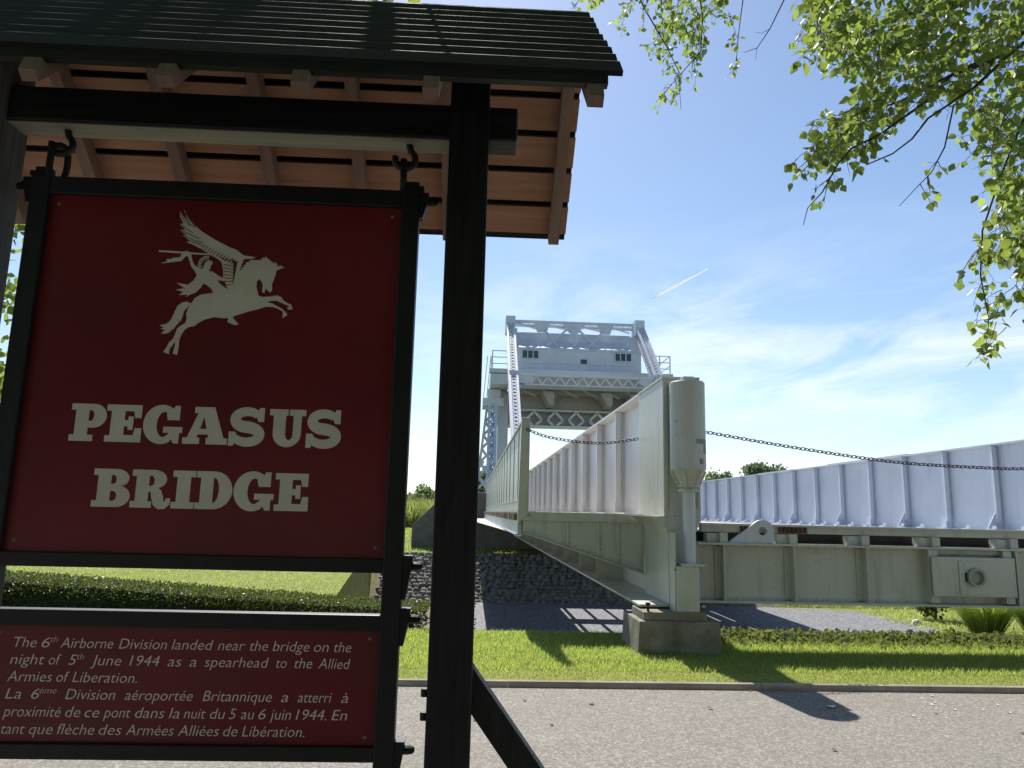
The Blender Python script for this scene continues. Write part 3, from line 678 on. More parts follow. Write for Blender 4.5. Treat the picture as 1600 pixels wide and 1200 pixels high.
while q < 34: b.box(XR-.25, XR-.17, q-.09, q+.09, 1.436, 1.50); b.box(XR-.169, XR-.16, q-.06, q+.06, 1.436, 1.56); q += .79
b.build('ledge', M['steel_web'], gr)
# raised cover plates on the flanges
b = MB(); b.box(XR+.01, XR+.49, 17.5, 21.5, 3.2005, 3.225); b.box(XR+.05, XR+.45, 24.0, 27, 3.2005, 3.22); b.build('flange_plate', M['steel_web'], gr)
# near end box of the left girder
b = MB()
b.box(XL, XL+.47, 9.33, 10.715, 1.60, ZT-.03); b.box(XL-.012, XL+.485, 9.318, 10.715, ZT-.029, ZT+.002)
b.build('end_box', M['steel'], br, bevel=.006)
b = MB()
pr = [(XL+.05,.53),(XL+.05,1.36)] + [(XL+.05-.30*(1-math.cos(rad(a)))-.0, 1.36+.235*math.sin(rad(a))) for a in (25,50,75,90)] + [(XL+.47,1.597),(XL+.47,1.55),(XL+.38,1.35),(XL+.38,.53)]
b.prism([(x, 9.335, z) for x, z in pr], (0, 1.25, 0)); b.box(XL-.33, XL+.5, 9.3, 10.72, .499, .528)
b.build('end_foot', M['steel'], br, bevel=.006)
b = MB(); b.box(XL+.005, XL+.045, 9.305, 9.317, 1.7, 3.30); b.box(XL+.43, XL+.46, 9.305, 9.317, 1.7, 3.3)
for j in range(14):
    for x in (XL+.06, XL+.415): b.box(x, x+.018, 9.316, 9.329, 1.8+j*.11, 1.818+j*.11)
b.build('end_flange', M['steel'], br)
# footway parapet (left), its ledge and end post
PX = .70
b = MB(); b.box(PX+.03, PX+.05, 10.75, 36, 1.63, 2.90); b.box(PX, PX+.09, 10.75, 36, 2.90, 2.93); b.box(PX-.03, PX+.05, 10.75, 36, 1.60, 1.625)
pp = b.build('parapet', M['steel_grey'], br)
q = 11.6
while q < 35.5: b = MB(); b.box(PX+.018, PX+.0295, q, q+.06, 1.79, 2.895); b.build('rib', M['steel_grey'], pp); q += 1.25
b = MB(); b.box(PX-.015, PX+.0045, 10.75, 36, 1.765, 1.785); b.build('lower_rail', M['steel'], pp)
b = MB(); b.prism([(PX-.03,10.6,1.44),(PX+.12,10.6,1.62),(PX+.12,10.6,2.955),(PX+.0,10.6,2.955),(PX-.03,10.6,1.62)], (0,.12,0)); b.build('end_post', M['steel'], pp, bevel=.005)
# footway end beam, bracket and underside
b = MB(); b.box(PX-.02, XL+.0, 10.62, 10.70, 1.49, 1.618); b.build('footway_end_beam', M['steel'], br, bevel=.005)
b = MB(); b.prism([(PX+.05,10.64,1.488),(XL+.04,10.64,1.488),(XL+.04,10.64,.80),(PX+.05,10.64,1.33)], (0,.02,0))
d = Vector((XL+.04-PX-.05, 0, .80-1.33)); b.bar((PX+.05,10.64,1.322), (XL+.04,10.64,.79), .14, .02)
for x in (1.36, 1.80, 2.08): b.box(x, x+.035, 10.62, 10.639, 1.33-(x-PX-.05)*.306+.005, 1.485)
b.build('footway_bracket', M['steel'], br)
for q in (12.6, 14.6, 17, 19.4, 21.8, 24.2, 26.6, 29, 31.4):
    b = MB(); b.prism([(PX+.05,q,1.46),(XL+.16,q,1.46),(XL+.16,q,.75),(PX+.05,q,1.30)], (0,.02,0))
    b.box(XL-.3, XL+.16, q+.0205, q+.04, .53, 1.0)
    b.build('bracket', M['steel'], br)
b = MB(); b.box(PX-.02, PX+.03, 10.71, 36, 1.30, 1.59); b.box(PX-.06, PX+.06, 10.71, 36, 1.285, 1.30); b.build('footway_stringer', M['steel_far'], br)
b = MB()
for i in range(46):
    q = 10.8+i*.52; b.box(PX-.075-random.uniform(0, .02), PX-.021, q, q+random.uniform(.22, .3), 1.49, 1.585)
b.build('sleeper_end', M['timber'], br)
b = MB(); b.box(PX+.05, XL+.16, 10.71, 36, 1.54, 1.60)
b.prism([(PX+.05, 10.8, 1.27), (PX-.13, 15.1, 1.27), (.23, 22.9, 1.27), (.23, 36, 1.27), (PX+.05, 36, 1.27)], (0, 0, .012))
b.build('footway_deck', M['pale_deck'], br)
# end cross beam
b = MB(); YB = 9.5
b.box(2.86, 14.2, YB, YB+.03, .58, 1.26); b.box(2.86, 14.2, YB-.14, YB+.17, 1.26, 1.285); b.box(2.86, 14.2, YB-.14, YB+.17, .552, .58)
eb = b.build('end_cross_beam', M['steel'], br)
b = MB(); sx_ = [3.19, 4.09, 5.03, 7.0, 7.95, 8.9, 9.85, 10.8, 11.75]
for x in sx_ : b = MB(); b.box(x, x+.022, YB-.13, YB-.001, .582, 1.258); b.box(x-.075, x-.001, YB-.022, YB-.001, .60, 1.24); b.build('stiffener', M['steel'], eb)
for x in sx_+[5.96]: b = MB(); b.box(x-.03, x+.07, YB-.1, YB+.08, 1.2855, 1.41); b.box(x-.18, x-.0305, YB-.05, YB+.1, 1.2855, 1.40); b.build('packing_block', M['steel'], eb)
b = MB(); b.box(2.95, 14.2, YB-.02, YB+.10, 1.415, 1.50); b.box(2.95, 14.2, YB-.06, YB+.16, 1.5005, 1.525); db = b.build('deck_edge_beam', M['steel'], br)
b = MB()
for x0, x1 in ((3.45, 3.62), (3.95, 4.32)):
    q = x0
    while q < x1: b.box(q, q+.03, YB-.055, YB-.021, 1.42, 1.495); q += .055
b.build('rusted_bolt', M['rust'], db)
# lifting lug with an eye
b = MB(); n_ = 16; ce = (3.715, 1.44)
outer = [(3.27, 1.286), (3.85, 1.286)] + [(ce[0]+.145*math.cos(rad(a)), ce[1]+.14*math.sin(rad(a))) for a in range(0, 136, 15)]
hole = [(ce[0]+.055*math.cos(2*math.pi*i/n_), ce[1]+.055*math.sin(2*math.pi*i/n_)) for i in range(n_)]
from mathutils.geometry import tessellate_polygon
tri = tessellate_polygon([[Vector((x, z, 0)) for x, z in l_] for l_ in (outer, hole)]); fl_ = outer+hole; k = len(fl_)
vs = [(x, YB-.10, z) for x, z in fl_]+[(x, YB-.04, z) for x, z in fl_]
fs = [tuple(t) for t in tri]+[tuple(j+k for j in reversed(t)) for t in tri]
for st_, ln_ in ((0, len(outer)), (len(outer), n_)):
    fs += [(st_+i, st_+(i+1) % ln_, st_+(i+1) % ln_+k, st_+i+k) for i in range(ln_)]
b.add(vs, fs); b.build('lifting_lug', M['steel_web'], eb)
# bolted access panel with a round socket
b = MB(); b.box(5.85, 5.97, YB-.12, YB-.002, .60, 1.255); b.build('panel_bracket', M['steel'], eb); b = MB(); b.box(6.84, 6.95, YB-.12, YB-.002, .60, 1.255); b.build('panel_bracket', M['steel'], eb); b = MB()
b.box(5.975, 6.835, YB-.05, YB-.002, 1.20, 1.25); b.build('panel_bracket', M['steel'], eb)
b = MB(); b.box(5.86, 6.95, YB-.17, YB-.141, .685, 1.17); ap = b.build('access_panel', M['steel'], eb, bevel=.004)
b = MB(); b.box(6.20, 6.60, YB-.186, YB-.1705, .705, 1.125); sp = b.build('cover_plate', M['steel'], ap, bevel=.003)
b = MB()
prf = [(.115, 0), (.115, .05), (.085, .05), (.085, .005), (.0, .005)]
seg = 24; vs = []; fs = []
for r_, z_ in prf:
    for kk in range(seg): a = 2*math.pi*kk/seg; vs.append((6.40+r_*math.cos(a), YB-.187-z_, .925+r_*math.sin(a)))
for i in range(len(prf)-1):
    for kk in range(seg): fs.append((i*seg+kk, i*seg+(kk+1) % seg, (i+1)*seg+(kk+1) % seg, (i+1)*seg+kk))
b.add(vs, fs); b.build('socket', M['steel_under'], ap)
MB().box(6.27, 6.285, YB-.20, YB-.1875, .87, .98).build('slot', M['black_iron'], ap)
# floor beams, road deck beyond, plank strip beside the girder
for q in (13.4, 18, 22.6, 28.6, 33): b = MB(); b.box(2.7, 10.6, q, q+.03, .62, 1.33); b.box(2.7, 10.6, q-.12, q+.15, .6, .62); b.build('floor_beam', M['steel_far'], br)
b = MB(); b.box(2.62, 10.45, 11.9, 23.6, 1.34, 1.40); b.box(2.62, 10.45, 32.2, 36, 1.34, 1.40)
for y0, y1 in ((25.1, 25.6), (28.2, 29.3)): b.box(2.62, 10.45, y0, y1, 1.34, 1.40)
cols = [2.62, 3.25, 3.36, 4.03, 4.14, 4.81, 4.92, 5.59, 5.70, 6.37, 6.48, 7.15, 7.26, 8.30, 8.38, 8.95, 9.03, 10.45]
strips = [(3.25, 3.40), (4.03, 4.17), (4.81, 4.94), (5.59, 5.72), (6.37, 6.5), (7.15, 8.45), (8.53, 9.0), (9.07, 10.45)]
for y0, y1 in ((23.601, 25.099), (25.601, 28.199), (29.301, 32.199)):
    for x0, x1 in strips: b.box(x0, x1, y0, y1, 1.342, 1.398)
b.build('road_deck', M['pale_deck'], br)
MB().box(2.95, 14.2, 9.66, 9.74, 1.29, 1.413).build('gap_shade_strip', M['void'], br)  # added near-black strip, paints shade behind the cross-beam gaps

# ------------------------------------------------------------------ tower / counterweight
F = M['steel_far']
def lattice(b, A, B, wx, wy, pitch, t=.07, sides=True):
    A = Vector(A); B = Vector(B); d = B-A; Ln = d.length; d.normalize()
    X = Vector((1, 0, 0)) if abs(d.x) < .9 else Vector((0, 0, 1)); Yv = d.cross(X).normalized()
    for i in (-1, 1):
        for j in (-1, 1):
            o = X*(i*wx/2)+Yv*(j*wy/2); b.bar(A+o, B+o, t*1.5, t*1.5, Yv)
    n_ = max(2, int(Ln/pitch))
    for k in range(n_):
        p, q = A+d*(Ln*k/n_), A+d*(Ln*(k+1)/n_)
        for j in (-1, 1):
            b.bar(p+X*(-wx/2)+Yv*(j*wy/2), q+X*(wx/2)+Yv*(j*wy/2), t, .02, Yv); b.bar(p+X*(wx/2)+Yv*(j*wy/2*1.02), q+X*(-wx/2)+Yv*(j*wy/2*1.02), t, .02, Yv)
        if sides:
            for i in (-1, 1): b.bar(p+X*(i*wx/2)+Yv*(-wy/2), q+X*(i*wx/2)+Yv*(wy/2), t, .02, X)
legz = lambda y: 6.2+.867*(y-38)
XA, XB = 2.18, 10.55
for x in (XA, XB):
    b = MB(); lattice(b, (x, 34.6, legz(34.6)), (x, 46.9, legz(46.9)), .42, .55, .34, .08); b.build('inclined_leg', M['steel_web'], br)
    b = MB(); s_ = 1 if x == XA else -1      # head plates and knee gusset
    b.box(x-.3, x+.3, 46.0, 47.25, 13.0, 14.02); b.build('head_plate', F, br); b = MB(); b.prism([(x-s_*.25, 41.25, 9.55), (x+s_*.3, 41.25, 9.55), (x+s_*1.15, 41.25, 9.22), (x+s_*1.15, 41.25, 9.0), (x+s_*.3, 41.25, 8.6), (x-s_*.25, 41.25, 8.6)], (0, .04, 0))
    b.build('gusset_plate', F, br)
b = MB()                                     # top bracing
b.box(XA-.2, XB+.2, 46.9, 47.2, 13.86, 14.0); b.box(XA-.2, XB+.2, 47.9, 48.1, 13.86, 14.0)
xm = (XA+XB)/2
tops = [XA+.3, XA+2.1, xm, XB-2.1, XB-.3]
for i in range(4):
    b.bar((tops[i], 47.0, 13.85), (tops[i+1], 47.95, 13.6), .12, .1); b.bar((tops[i], 47.95, 13.85), (tops[i+1], 47.0, 13.6), .12, .1)
for x in (XA+2.1, XB-2.1): b.prism([(x-.55, 46.88, 13.85), (x+.55, 46.88, 13.85), (x+.3, 46.88, 13.2), (x-.3, 46.88, 13.2)], (0, .03, 0))
b.prism([(xm-.75, 46.87, 13.85), (xm+.75, 46.87, 13.85), (xm+.3, 46.87, 13.2), (xm-.3, 46.87, 13.2)], (0, .03, 0))
b.bar((xm, 46.95, 13.85), (xm, 46.6, 11.95), .34, .12, (0, 1, 0))
for x0, x1 in ((XA+2.2, XA+3.2), (xm+.3, xm+1.6), (xm-.4, xm-2.0), (XB-2.2, XB-3.4)): b.bar((x0, 46.95, 13.5), (x1, 46.3, 12.0), .12, .1, (0, 1, 0))
for i in range(18):
    x = XA+.6+i*.42; b.bar((x, 47.05, 14.02), (x+.3, 47.9, 14.02), .06, .03)
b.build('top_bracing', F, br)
b = MB()                                     # counterweight: cabin wall and concave mass above
x0, x1 = 2.62, 10.2
prof = [(46.0, 10.2), (46.0, 11.88), (46.06, 12.0), (46.6, 12.25), (47.1, 12.7), (47.4, 13.3), (48.8, 13.3), (49.5, 12.2), (49.5, 10.2)]
b.prism([(x0, y, z) for y, z in prof], (x1-x0, 0, 0)); cw = b.build('counterweight', M['steel_web'], br)
b = MB(); b.box(x0-.02, x1+.02, 45.95, 45.998, 11.84, 11.92); b.box(x0, x1, 45.97, 45.998, 10.95, 10.98); b.box(x0-.03, x1+.03, 45.9, 45.998, 10.2, 10.32); b.box(x1-.25, x1+.42, 46.05, 46.6, 10.2, 12.9)
b.build('cabin_trim', F, cw)
b = MB(); b.box(x0-.5, x0-.002, 46.2, 48.6, 11.2, 12.2); b.box(x0-.25, x0-.002, 45.99, 49.0, 10.2, 13.2); b.build('side_box', F, cw)
for wx in (2.95, 8.9):
    b = MB()
    for i in range(4): b.box(wx+i*.355-.03, wx+i*.355+.03, 45.93, 45.998, 11.28, 11.76)
    b.box(wx-.03, wx+1.10, 45.935, 45.998, 11.76, 11.81); b.box(wx-.03, wx+1.10, 45.92, 45.998, 11.23, 11.28); fr = b.build('window', F, cw)
    MB().box(wx+.03, wx+1.03, 45.96, 45.996, 11.285, 11.755).build('pane', M['dark_glass'], fr)
fr = MB().box(6.72, 7.10, 45.955, 45.998, 11.02, 11.30).build('vent', M['dark_glass'], cw)
b = MB()                                     # platform and its railings
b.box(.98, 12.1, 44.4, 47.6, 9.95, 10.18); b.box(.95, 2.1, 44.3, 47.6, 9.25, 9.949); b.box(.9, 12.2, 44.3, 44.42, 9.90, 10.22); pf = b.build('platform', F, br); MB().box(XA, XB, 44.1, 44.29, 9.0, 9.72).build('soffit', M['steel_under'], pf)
b = MB()
for x in (1.05, 2.25, 10.75, 11.4, 12.05):
    b.bar((x, 44.45, 10.2), (x, 44.45, 11.35), .06, .06); 
for xa, xb in ((1.05, 2.25), (10.75, 12.05)):
    for z in (10.55, 10.95, 11.35): b.bar((xa, 44.45, z), (xb, 44.45, z), .05, .05)
for x in (1.05, 12.05):
    for z in (10.75, 11.35): b.bar((x, 44.45, z), (x, 47.5, z), .05, .05)
    b.bar((x, 47.5, 10.2), (x, 47.5, 11.35), .06, .06)
b.bar((.75, 44.5, 8.2), (.95, 44.5, 11.0), .05, .05); b.bar((.55, 44.5, 8.2), (.75, 44.5, 11.0), .05, .05)
b.build('railing', F, pf)
b = MB()                                     # lattice strut between the inclined legs
b.box(XA+.2, XB-.2, 41.2, 41.5, 9.26, 9.40); b.box(XA+.2, XB-.2, 41.25, 41.45, 8.74, 8.80)
x = XA+1.0; up_ = True
while x < XB-.9: b.bar((x, 41.3, 8.8 if up_ else 9.26), (x+.33, 41.3, 9.26 if up_ else 8.8), .07, .05, (0, 1, 0)); x += .33; up_ = not up_
b.build('lattice_strut', M['steel_web'], br)
b = MB()                                     # girders below the platform
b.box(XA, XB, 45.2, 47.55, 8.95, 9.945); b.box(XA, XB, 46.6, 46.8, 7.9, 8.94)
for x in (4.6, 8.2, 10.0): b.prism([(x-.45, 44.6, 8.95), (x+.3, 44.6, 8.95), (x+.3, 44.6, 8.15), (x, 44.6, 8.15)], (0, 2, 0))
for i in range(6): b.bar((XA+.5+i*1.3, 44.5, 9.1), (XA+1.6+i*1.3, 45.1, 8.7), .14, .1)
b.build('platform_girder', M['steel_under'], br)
b = MB()                                     # portal beam with trapezoid openings
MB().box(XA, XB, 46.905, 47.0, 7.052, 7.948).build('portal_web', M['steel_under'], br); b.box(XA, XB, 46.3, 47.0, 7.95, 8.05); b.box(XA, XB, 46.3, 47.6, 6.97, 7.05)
x = XA+.3; 
while x < XB-.6:
    b.bar((x, 46.4, 7.92), (x+.42, 46.4, 7.5), .14, .12, (0, 1, 0)); b.bar((x+.42, 46.4, 7.5), (x+.42, 46.4, 7.3), .14, .12, (0, 1, 0)); b.bar((x+.42, 46.4, 7.32), (x+.1, 46.4, 7.06), .14, .12, (0, 1, 0))
    b.bar((x+1.34, 46.4, 7.92), (x+.92, 46.4, 7.5), .14, .12, (0, 1, 0)); b.bar((x+.92, 46.4, 7.5), (x+.92, 46.4, 7.3), .14, .12, (0, 1, 0)); b.bar((x+.92, 46.4, 7.32), (x+1.24, 46.4, 7.06), .14, .12, (0, 1, 0))
    b.prism([(x+.14, 46.42, 7.92), (x+1.2, 46.42, 7.92), (x+.88, 46.42, 7.62), (x+.46, 46.42, 7.62)], (0, .03, 0)) if False else None
    x += 1.34
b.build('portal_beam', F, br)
for x in (1.65, 10.6):
    b = MB(); b.box(x, x+.55, 46.6, 47.6, 1.2, 9.2); b.box(x-.12, x, 46.6, 47.6, 2, 9.2); b.build('column', F, br)
for x, s_ in ((.75, 1), (11.9, -1)):
    b = MB(); lattice(b, (x-.25*s_, 45.8, 1.2), (x+.42*s_, 46.2, 8.0), .7, .7, .8, .1); b.box(x-.2, x+1.1, 45.7, 47.6, 8.1, 8.6); b.box(x+.1, x+.9, 45.9, 47.2, 8.601, 9.2); lattice(b, (x+.3*s_, 40.5, 1.2), (x+.42*s_, 45.5, 8.0), .4, .4, .8, .1)
    b.build('track_support', F, br)

# ------------------------------------------------------------------ buffer post on its plinth, chains
pl = empty('concrete_plinth', (2.5, 9.3, 0), 'stepped concrete plinth on the grass under the steel post', 'plinth')
b = MB(); b.prism([(1.99,8.9,-.1),(3.0,8.9,-.1),(2.97,8.92,.38),(2.02,8.92,.38)], (0,.95,0)); b.build('block', M['concrete'], pl, bevel=.012)
b = MB(); b.box(2.08, 2.84, 8.97, 9.62, .38, .478); b.build('upper_step', M['concrete'], pl, bevel=.01)
for x in (2.15, 2.78):
    b = MB(); b.lathe((x, 9.05, .478), [(.016, 0), (.016, .075), (.03, .075), (.03, .1), (.0, .1)], 8)
    b.build('anchor_bolt', M['black_iron'], pl)
bp = empty('buffer_post', (2.65, 9.16, .48), 'pale steel post with fat cylinder and slim rod at the girder end', 'buffer post')
YC = 9.10
MB().box(2.49, 2.765, 9.0, 9.275, .479, 1.01).build('column', M['steel'], bp, bevel=.008)
b = MB(); b.box(2.474, 2.4885, 9.03, 9.28, .479, 1.40); b.build('side_plate', M['steel'], bp)
MB().box(2.55, 2.83, 8.98, 9.28, 1.011, 1.04).build('flange', M['steel'], bp, bevel=.004)
def rivets(name, pts, parent, mat, r=.015, h=.008):
    b = MB()                                        # heads on faces that look towards -Y
    for x, y, z in pts:
        k_ = 6; b.add([(x+r*math.cos(2*math.pi*i/k_), y, z+r*math.sin(2*math.pi*i/k_)) for i in range(k_)] + [(x+r*.55*math.cos(2*math.pi*i/k_), y-h, z+r*.55*math.sin(2*math.pi*i/k_)) for i in range(k_)],
                      [(i, (i+1) % k_, (i+1) % k_+k_, i+k_) for i in range(k_)] + [tuple(range(k_, 2*k_))])
    return tag(b.build(name, mat, parent), kind='stuff')
rv = []
for x in sx_:
    rv += [(x+dx, YB-.0005, .64+.085*j) for j in range(8) for dx in (.05,)] + [(x-.04, YB-.0225, .64+.085*j) for j in range(8)]
x = 3.0
while x < 13.5: rv += [(x, YB-.0005, .605), (x, YB-.0005, 1.235)] if not 5.8 < x < 7 else []; x += .13
rivets('rivets', rv, eb, M['steel'])
rv = [(x, 10.6395, 1.455) for x in [PX+.15+.1*i for i in range(16)]] + [(PX+.2+.1*i, 10.6395, 1.35-.0306*i) for i in range(15)]
for x in (1.42, 1.86, 2.14): rv += [(x, 10.6395, 1.42-.075*j) for j in range(int((1.42-(1.33-(x-PX)*.306)-.05)/.075)+1)]
rivets('rivets', rv, br, M['steel'])
rivets('rivets', [(PX+.02+.0, 10.5995, 1.68+.1*j) for j in range(12)] , br, M['steel'], .012, .006)
autosmooth(MB().lathe((2.69, YC+.03, 1.04), [(.075, 0), (.075, .9)], 28).build('rod', M['steel_web'], bp))
autosmooth(MB().lathe((2.685, YC+.02, 1.9), [(.0, 0), (.13, 0), (.13, .025), (.10, .03), (.10, .055), (.135, .06), (.135, .085), (0, .085)], 28).build('collar', M['steel'], bp))
b = MB(); b.lathe((2.68, YC, 1.985), [(.0, 0), (.115, 0), (.20, .17), (.217, .19), (.217, 1.27), (.205, 1.285), (.0, 1.285)], 40)
cy = autosmooth(b.build('cylinder', M['steel_grey'], bp))
for a0 in (0, 60, 120, 180, 240, 300):
    b = MB(); b.bar((2.68+.12*math.cos(rad(a0)), YC+.12*math.sin(rad(a0)), 1.985), (2.68+.205*math.cos(rad(a0)), YC+.205*math.sin(rad(a0)), 2.16), .02, .05)
    b.build('cone_rib', M['steel'], bp)
MB().box(2.61, 2.75, 9.02, 9.16, 3.27, 3.335).build('cap', M['steel'], bp, bevel=.006)
b = MB()                                   # touched-up paint patch and a small stencil-like scuff on the drum
def drum(a0, a1, z0, z1, r_=.2178):
    n_ = 8; vs = []
    for i in range(n_+1):
        a = rad(a0+(a1-a0)*i/n_); vs += [(2.68+r_*math.cos(a), YC+r_*math.sin(a), z0), (2.68+r_*math.cos(a), YC+r_*math.sin(a), z1)]
    b.add(vs, [(2*i, 2*i+2, 2*i+3, 2*i+1) for i in range(n_)])
drum(-80, -20, 2.48, 2.54); drum(-48, -20, 2.36, 2.4795)
b.build('paint_patch', simple('grey_touch_up_paint', (.20, .21, .18), (.27, .28, .24), .6, 8), cy)
b = MB()
for a0 in (-66, -60, -53): drum(a0, a0+3, 2.24, 2.30)
drum(-66, -50, 2.235, 2.2398); drum(-66, -56, 2.27, 2.2745, .2182)
b.build('scuff_mark', M['black_iron'], cy)

def chain(name, pts, label, link=.062):
    P = [Vector(p) for p in pts]; dense = []
    for i in range(len(P)-1):                   # Catmull-Rom through the points
        p0, p1, p2, p3 = P[max(i-1, 0)], P[i], P[i+1], P[min(i+2, len(P)-1)]
        for k in range(40):
            t = k/40; dense.append(.5*((2*p1)+(-p0+p2)*t+(2*p0-5*p1+4*p2-p3)*t*t+(-p0+3*p1-3*p2+p3)*t**3))
    dense.append(P[-1]); b = MB(); acc = 0; nxt = 0; k = 0
    for a, c_ in zip(dense, dense[1:]):
        sl = (c_-a).length
        while nxt <= acc+sl and sl > 0:
            m_ = a+(c_-a)*((nxt-acc)/sl); d = (c_-a).normalized(); v1 = Vector((0, 0, 1)).cross(d).normalized(); v2 = d.cross(v1)
            ang = rad(45 if k % 2 else -45); wv = v1*math.cos(ang)+v2*math.sin(ang)
            oval = [m_+d*(link*.62*math.cos(t))+wv*(link*.36*math.sin(t)) for t in [2*math.pi*i/10 for i in range(10)]]
            b.tube(oval, .0062, 5, closed=True); nxt += link*.92; k += 1
        acc += sl
    o = b.build(name, M['chain'], smooth=True); tag(o, label, 'chain'); return o
chain('chain', [(2.93,9.32,2.68),(4.16,9.4,2.515),(5.51,9.42,2.365),(6.7,9.45,2.325),(7.4,9.5,2.335),(8.6,9.6,2.44),(10.66,9.8,2.74)], 'long dark chain sagging across the roadway from the post to the far girder')
chain('chain', [(PX+.10,10.58,2.77),(1.1,10.62,2.68),(1.63,10.64,2.62),(2.0,10.64,2.63),(XL-.004,10.64,2.70)], 'short dark chain across the footway between parapet and girder')

# ================================================================== PLANTS
def crown_pts(c, r, ncl, per, spread, flat=1.0):
    cs = []
    while len(cs) < ncl:
        p = np.random.uniform(-1, 1, 3); q = np.linalg.norm(p)
        if q < 1 and q > .35: cs.append(np.array(c)+p*np.array(r))
    cs = np.array(cs); P = np.repeat(cs, per, 0); s = np.random.uniform(.5, 1.2, len(cs)).repeat(per)[:, None]
    return P+np.random.normal(size=P.shape)*spread*s*np.array([1, 1, .7])
def limb(b, a, c, r0, r1, wob=.12, n=6):
    a = Vector(a); c = Vector(c); pts = [a+(c-a)*(i/n)+Vector([random.uniform(-1, 1)*wob*(0 < i < n) for _ in range(3)]) for i in range(n+1)]
    b.tube(pts, [r0+(r1-r0)*i/n for i in range(n+1)], 7); return pts
def tree(label, loc, h, c, r, ncl, per, spread, leaf, mat, group=None, trunk_r=.18, name='tree', nb=9):
    t = empty(name, loc, label, 'tree', group); x, y, z = loc
    b = MB(); limb(b, (x, y, z-.3), (x+.1, y, z+h*.75), trunk_r, trunk_r*.35, .06); b.build('trunk', M['bark'], t, smooth=True)
    b = MB()
    for i in range(nb):
        e = np.array(c)+np.random.normal(size=3)*np.array(r)*.45; s = z+h*random.uniform(.3, .7); limb(b, (x+.05, y, s), e, trunk_r*.4, trunk_r*.1, .1)
    b.build('branch', M['bark'], t, smooth=True)
    P = crown_pts(c, r, ncl, per, spread); n = len(P)
    scatter_mesh('crown', mat, CARD, CARD_F, P, rand_rot(n, (0, 0, -.25), 1), np.random.uniform(.7, 1.3, n)*leaf, t)
    return t
# far trees over the right girder
for (x, h, rr, lb_) in ((30.2, 6.6, 2.3, 'rounded distant tree just right of the steel cylinder above the girder'), (34.9, 7.6, 1.7, 'taller distant tree with two tufts above the far girder'), (37.6, 7.2, 1.3, 'small rightmost distant tree rising above the far girder')):
    tree(lb_, (x, 90, .5), h, (x, 90, .5+h-rr*.9), (rr, rr, rr*1.05), 42, 45, .42, .34, M['leaf_haze'], 'distant trees above the far girder', .2)
tree('green tree far behind the lattice of the tower', (2.6, 72, .5), 6, (2.6, 72, 3.6), (3.2, 3, 2.6), 60, 45, .45, .34, M['leaf_haze'], None, .2)
# leafy tree beside the sign at the left edge
tree('leafy green tree seen between the left post and the sign', (-6.7, 9.4, 0), 5, (-6.7, 9.4, 3.7), (1.7, 1.6, 2.3), 90, 45, .24, .10, M['leaf'], None, .12)
# far wood and reed bed
n = 7000; X = np.random.uniform(-50, 10, n); hgt = 5.0+.7*np.sin(X*.55)+.6*np.sin(X*1.27+1)
Z = .3+np.random.beta(2, 1.3, n)*hgt; Y = 150+np.random.normal(0, 2.0, n)
tag(scatter_mesh('far_wood', M['leaf_haze'], CARD, CARD_F, np.stack([X, Y, Z], 1), rand_rot(n), np.random.uniform(.5, 1.1, n)), kind='stuff')
n = 9000; X = np.random.uniform(-16, 1.5, n); Y = np.random.uniform(52, 60, n)
up = np.array([0, 0, 1.])[None]+np.random.normal(size=(n, 3))*[.25, .25, .03]; up /= np.linalg.norm(up, axis=1, keepdims=True)
a = np.random.normal(size=(n, 3)); a[:, 2] = 0; xx = np.cross(up, a); xx /= np.linalg.norm(xx, axis=1, keepdims=True)
tag(scatter_mesh('reed_bed', M['reed'], BLADE, BLADE_F, np.stack([X, Y, np.full(n, .45)], 1), np.stack([xx, up, np.cross(xx, up)], 2), np.stack([np.full(n, .13), np.random.uniform(.9, 2.3, n), np.random.uniform(.9, 2.3, n)], 1)), kind='stuff')
# ornamental grass clumps at the right
def tussock(loc, h, n, label):
    t = empty('grass_tussock', loc, label, 'ornamental grass', 'grass clumps beneath the end beam')
    a = np.random.uniform(0, 2*np.pi, n); lean = np.random.uniform(.02, .8, n)
    up = np.stack([np.cos(a)*lean*.55, np.sin(a)*lean*.55, np.ones(n)], 1); up /= np.linalg.norm(up, axis=1, keepdims=True)
    out = np.stack([np.cos(a), np.sin(a), -lean*.7], 1); x = np.cross(up, out); x /= np.linalg.norm(x, axis=1, keepdims=True); z = np.cross(x, up)
    P = np.stack([loc[0]+np.cos(a)*np.random.uniform(0, .5, n), loc[1]+np.sin(a)*np.random.uniform(0, .5, n), np.full(n, loc[2])], 1)
    hh_ = h*np.random.uniform(.6, 1.15, n)
    scatter_mesh('blades', M['grass'], BLADE, BLADE_F, P, np.stack([x, up, z], 2), np.stack([np.full(n, .02), hh_, hh_*1.3], 1), t)
tussock((17.0, 24.4, PIT), 1.9, 2300, 'leftmost bushy clump of bright ornamental grass')
tussock((18.4, 23.6, PIT), 1.8, 2300, 'middle clump of arching ornamental grass')
tussock((19.7, 24.6, PIT), 1.9, 2300, 'rightmost clump of ornamental grass at the photo edge')
t = empty('shrub', (17.6, 28.0, PIT), 'small dark shrub left of the ornamental grass', 'shrub')
b = MB(); limb(b, (17.6, 28, PIT-.1), (17.6, 28, PIT+1.0), .06, .02, .02); b.build('stem', M['bark'], t)
P = crown_pts((17.6, 28, PIT+.85), (.65, .65, .8), 30, 30, .14); scatter_mesh('foliage', M['hedge'], CARD, CARD_F, P, rand_rot(len(P)), np.random.uniform(.08, .16, len(P)), t)

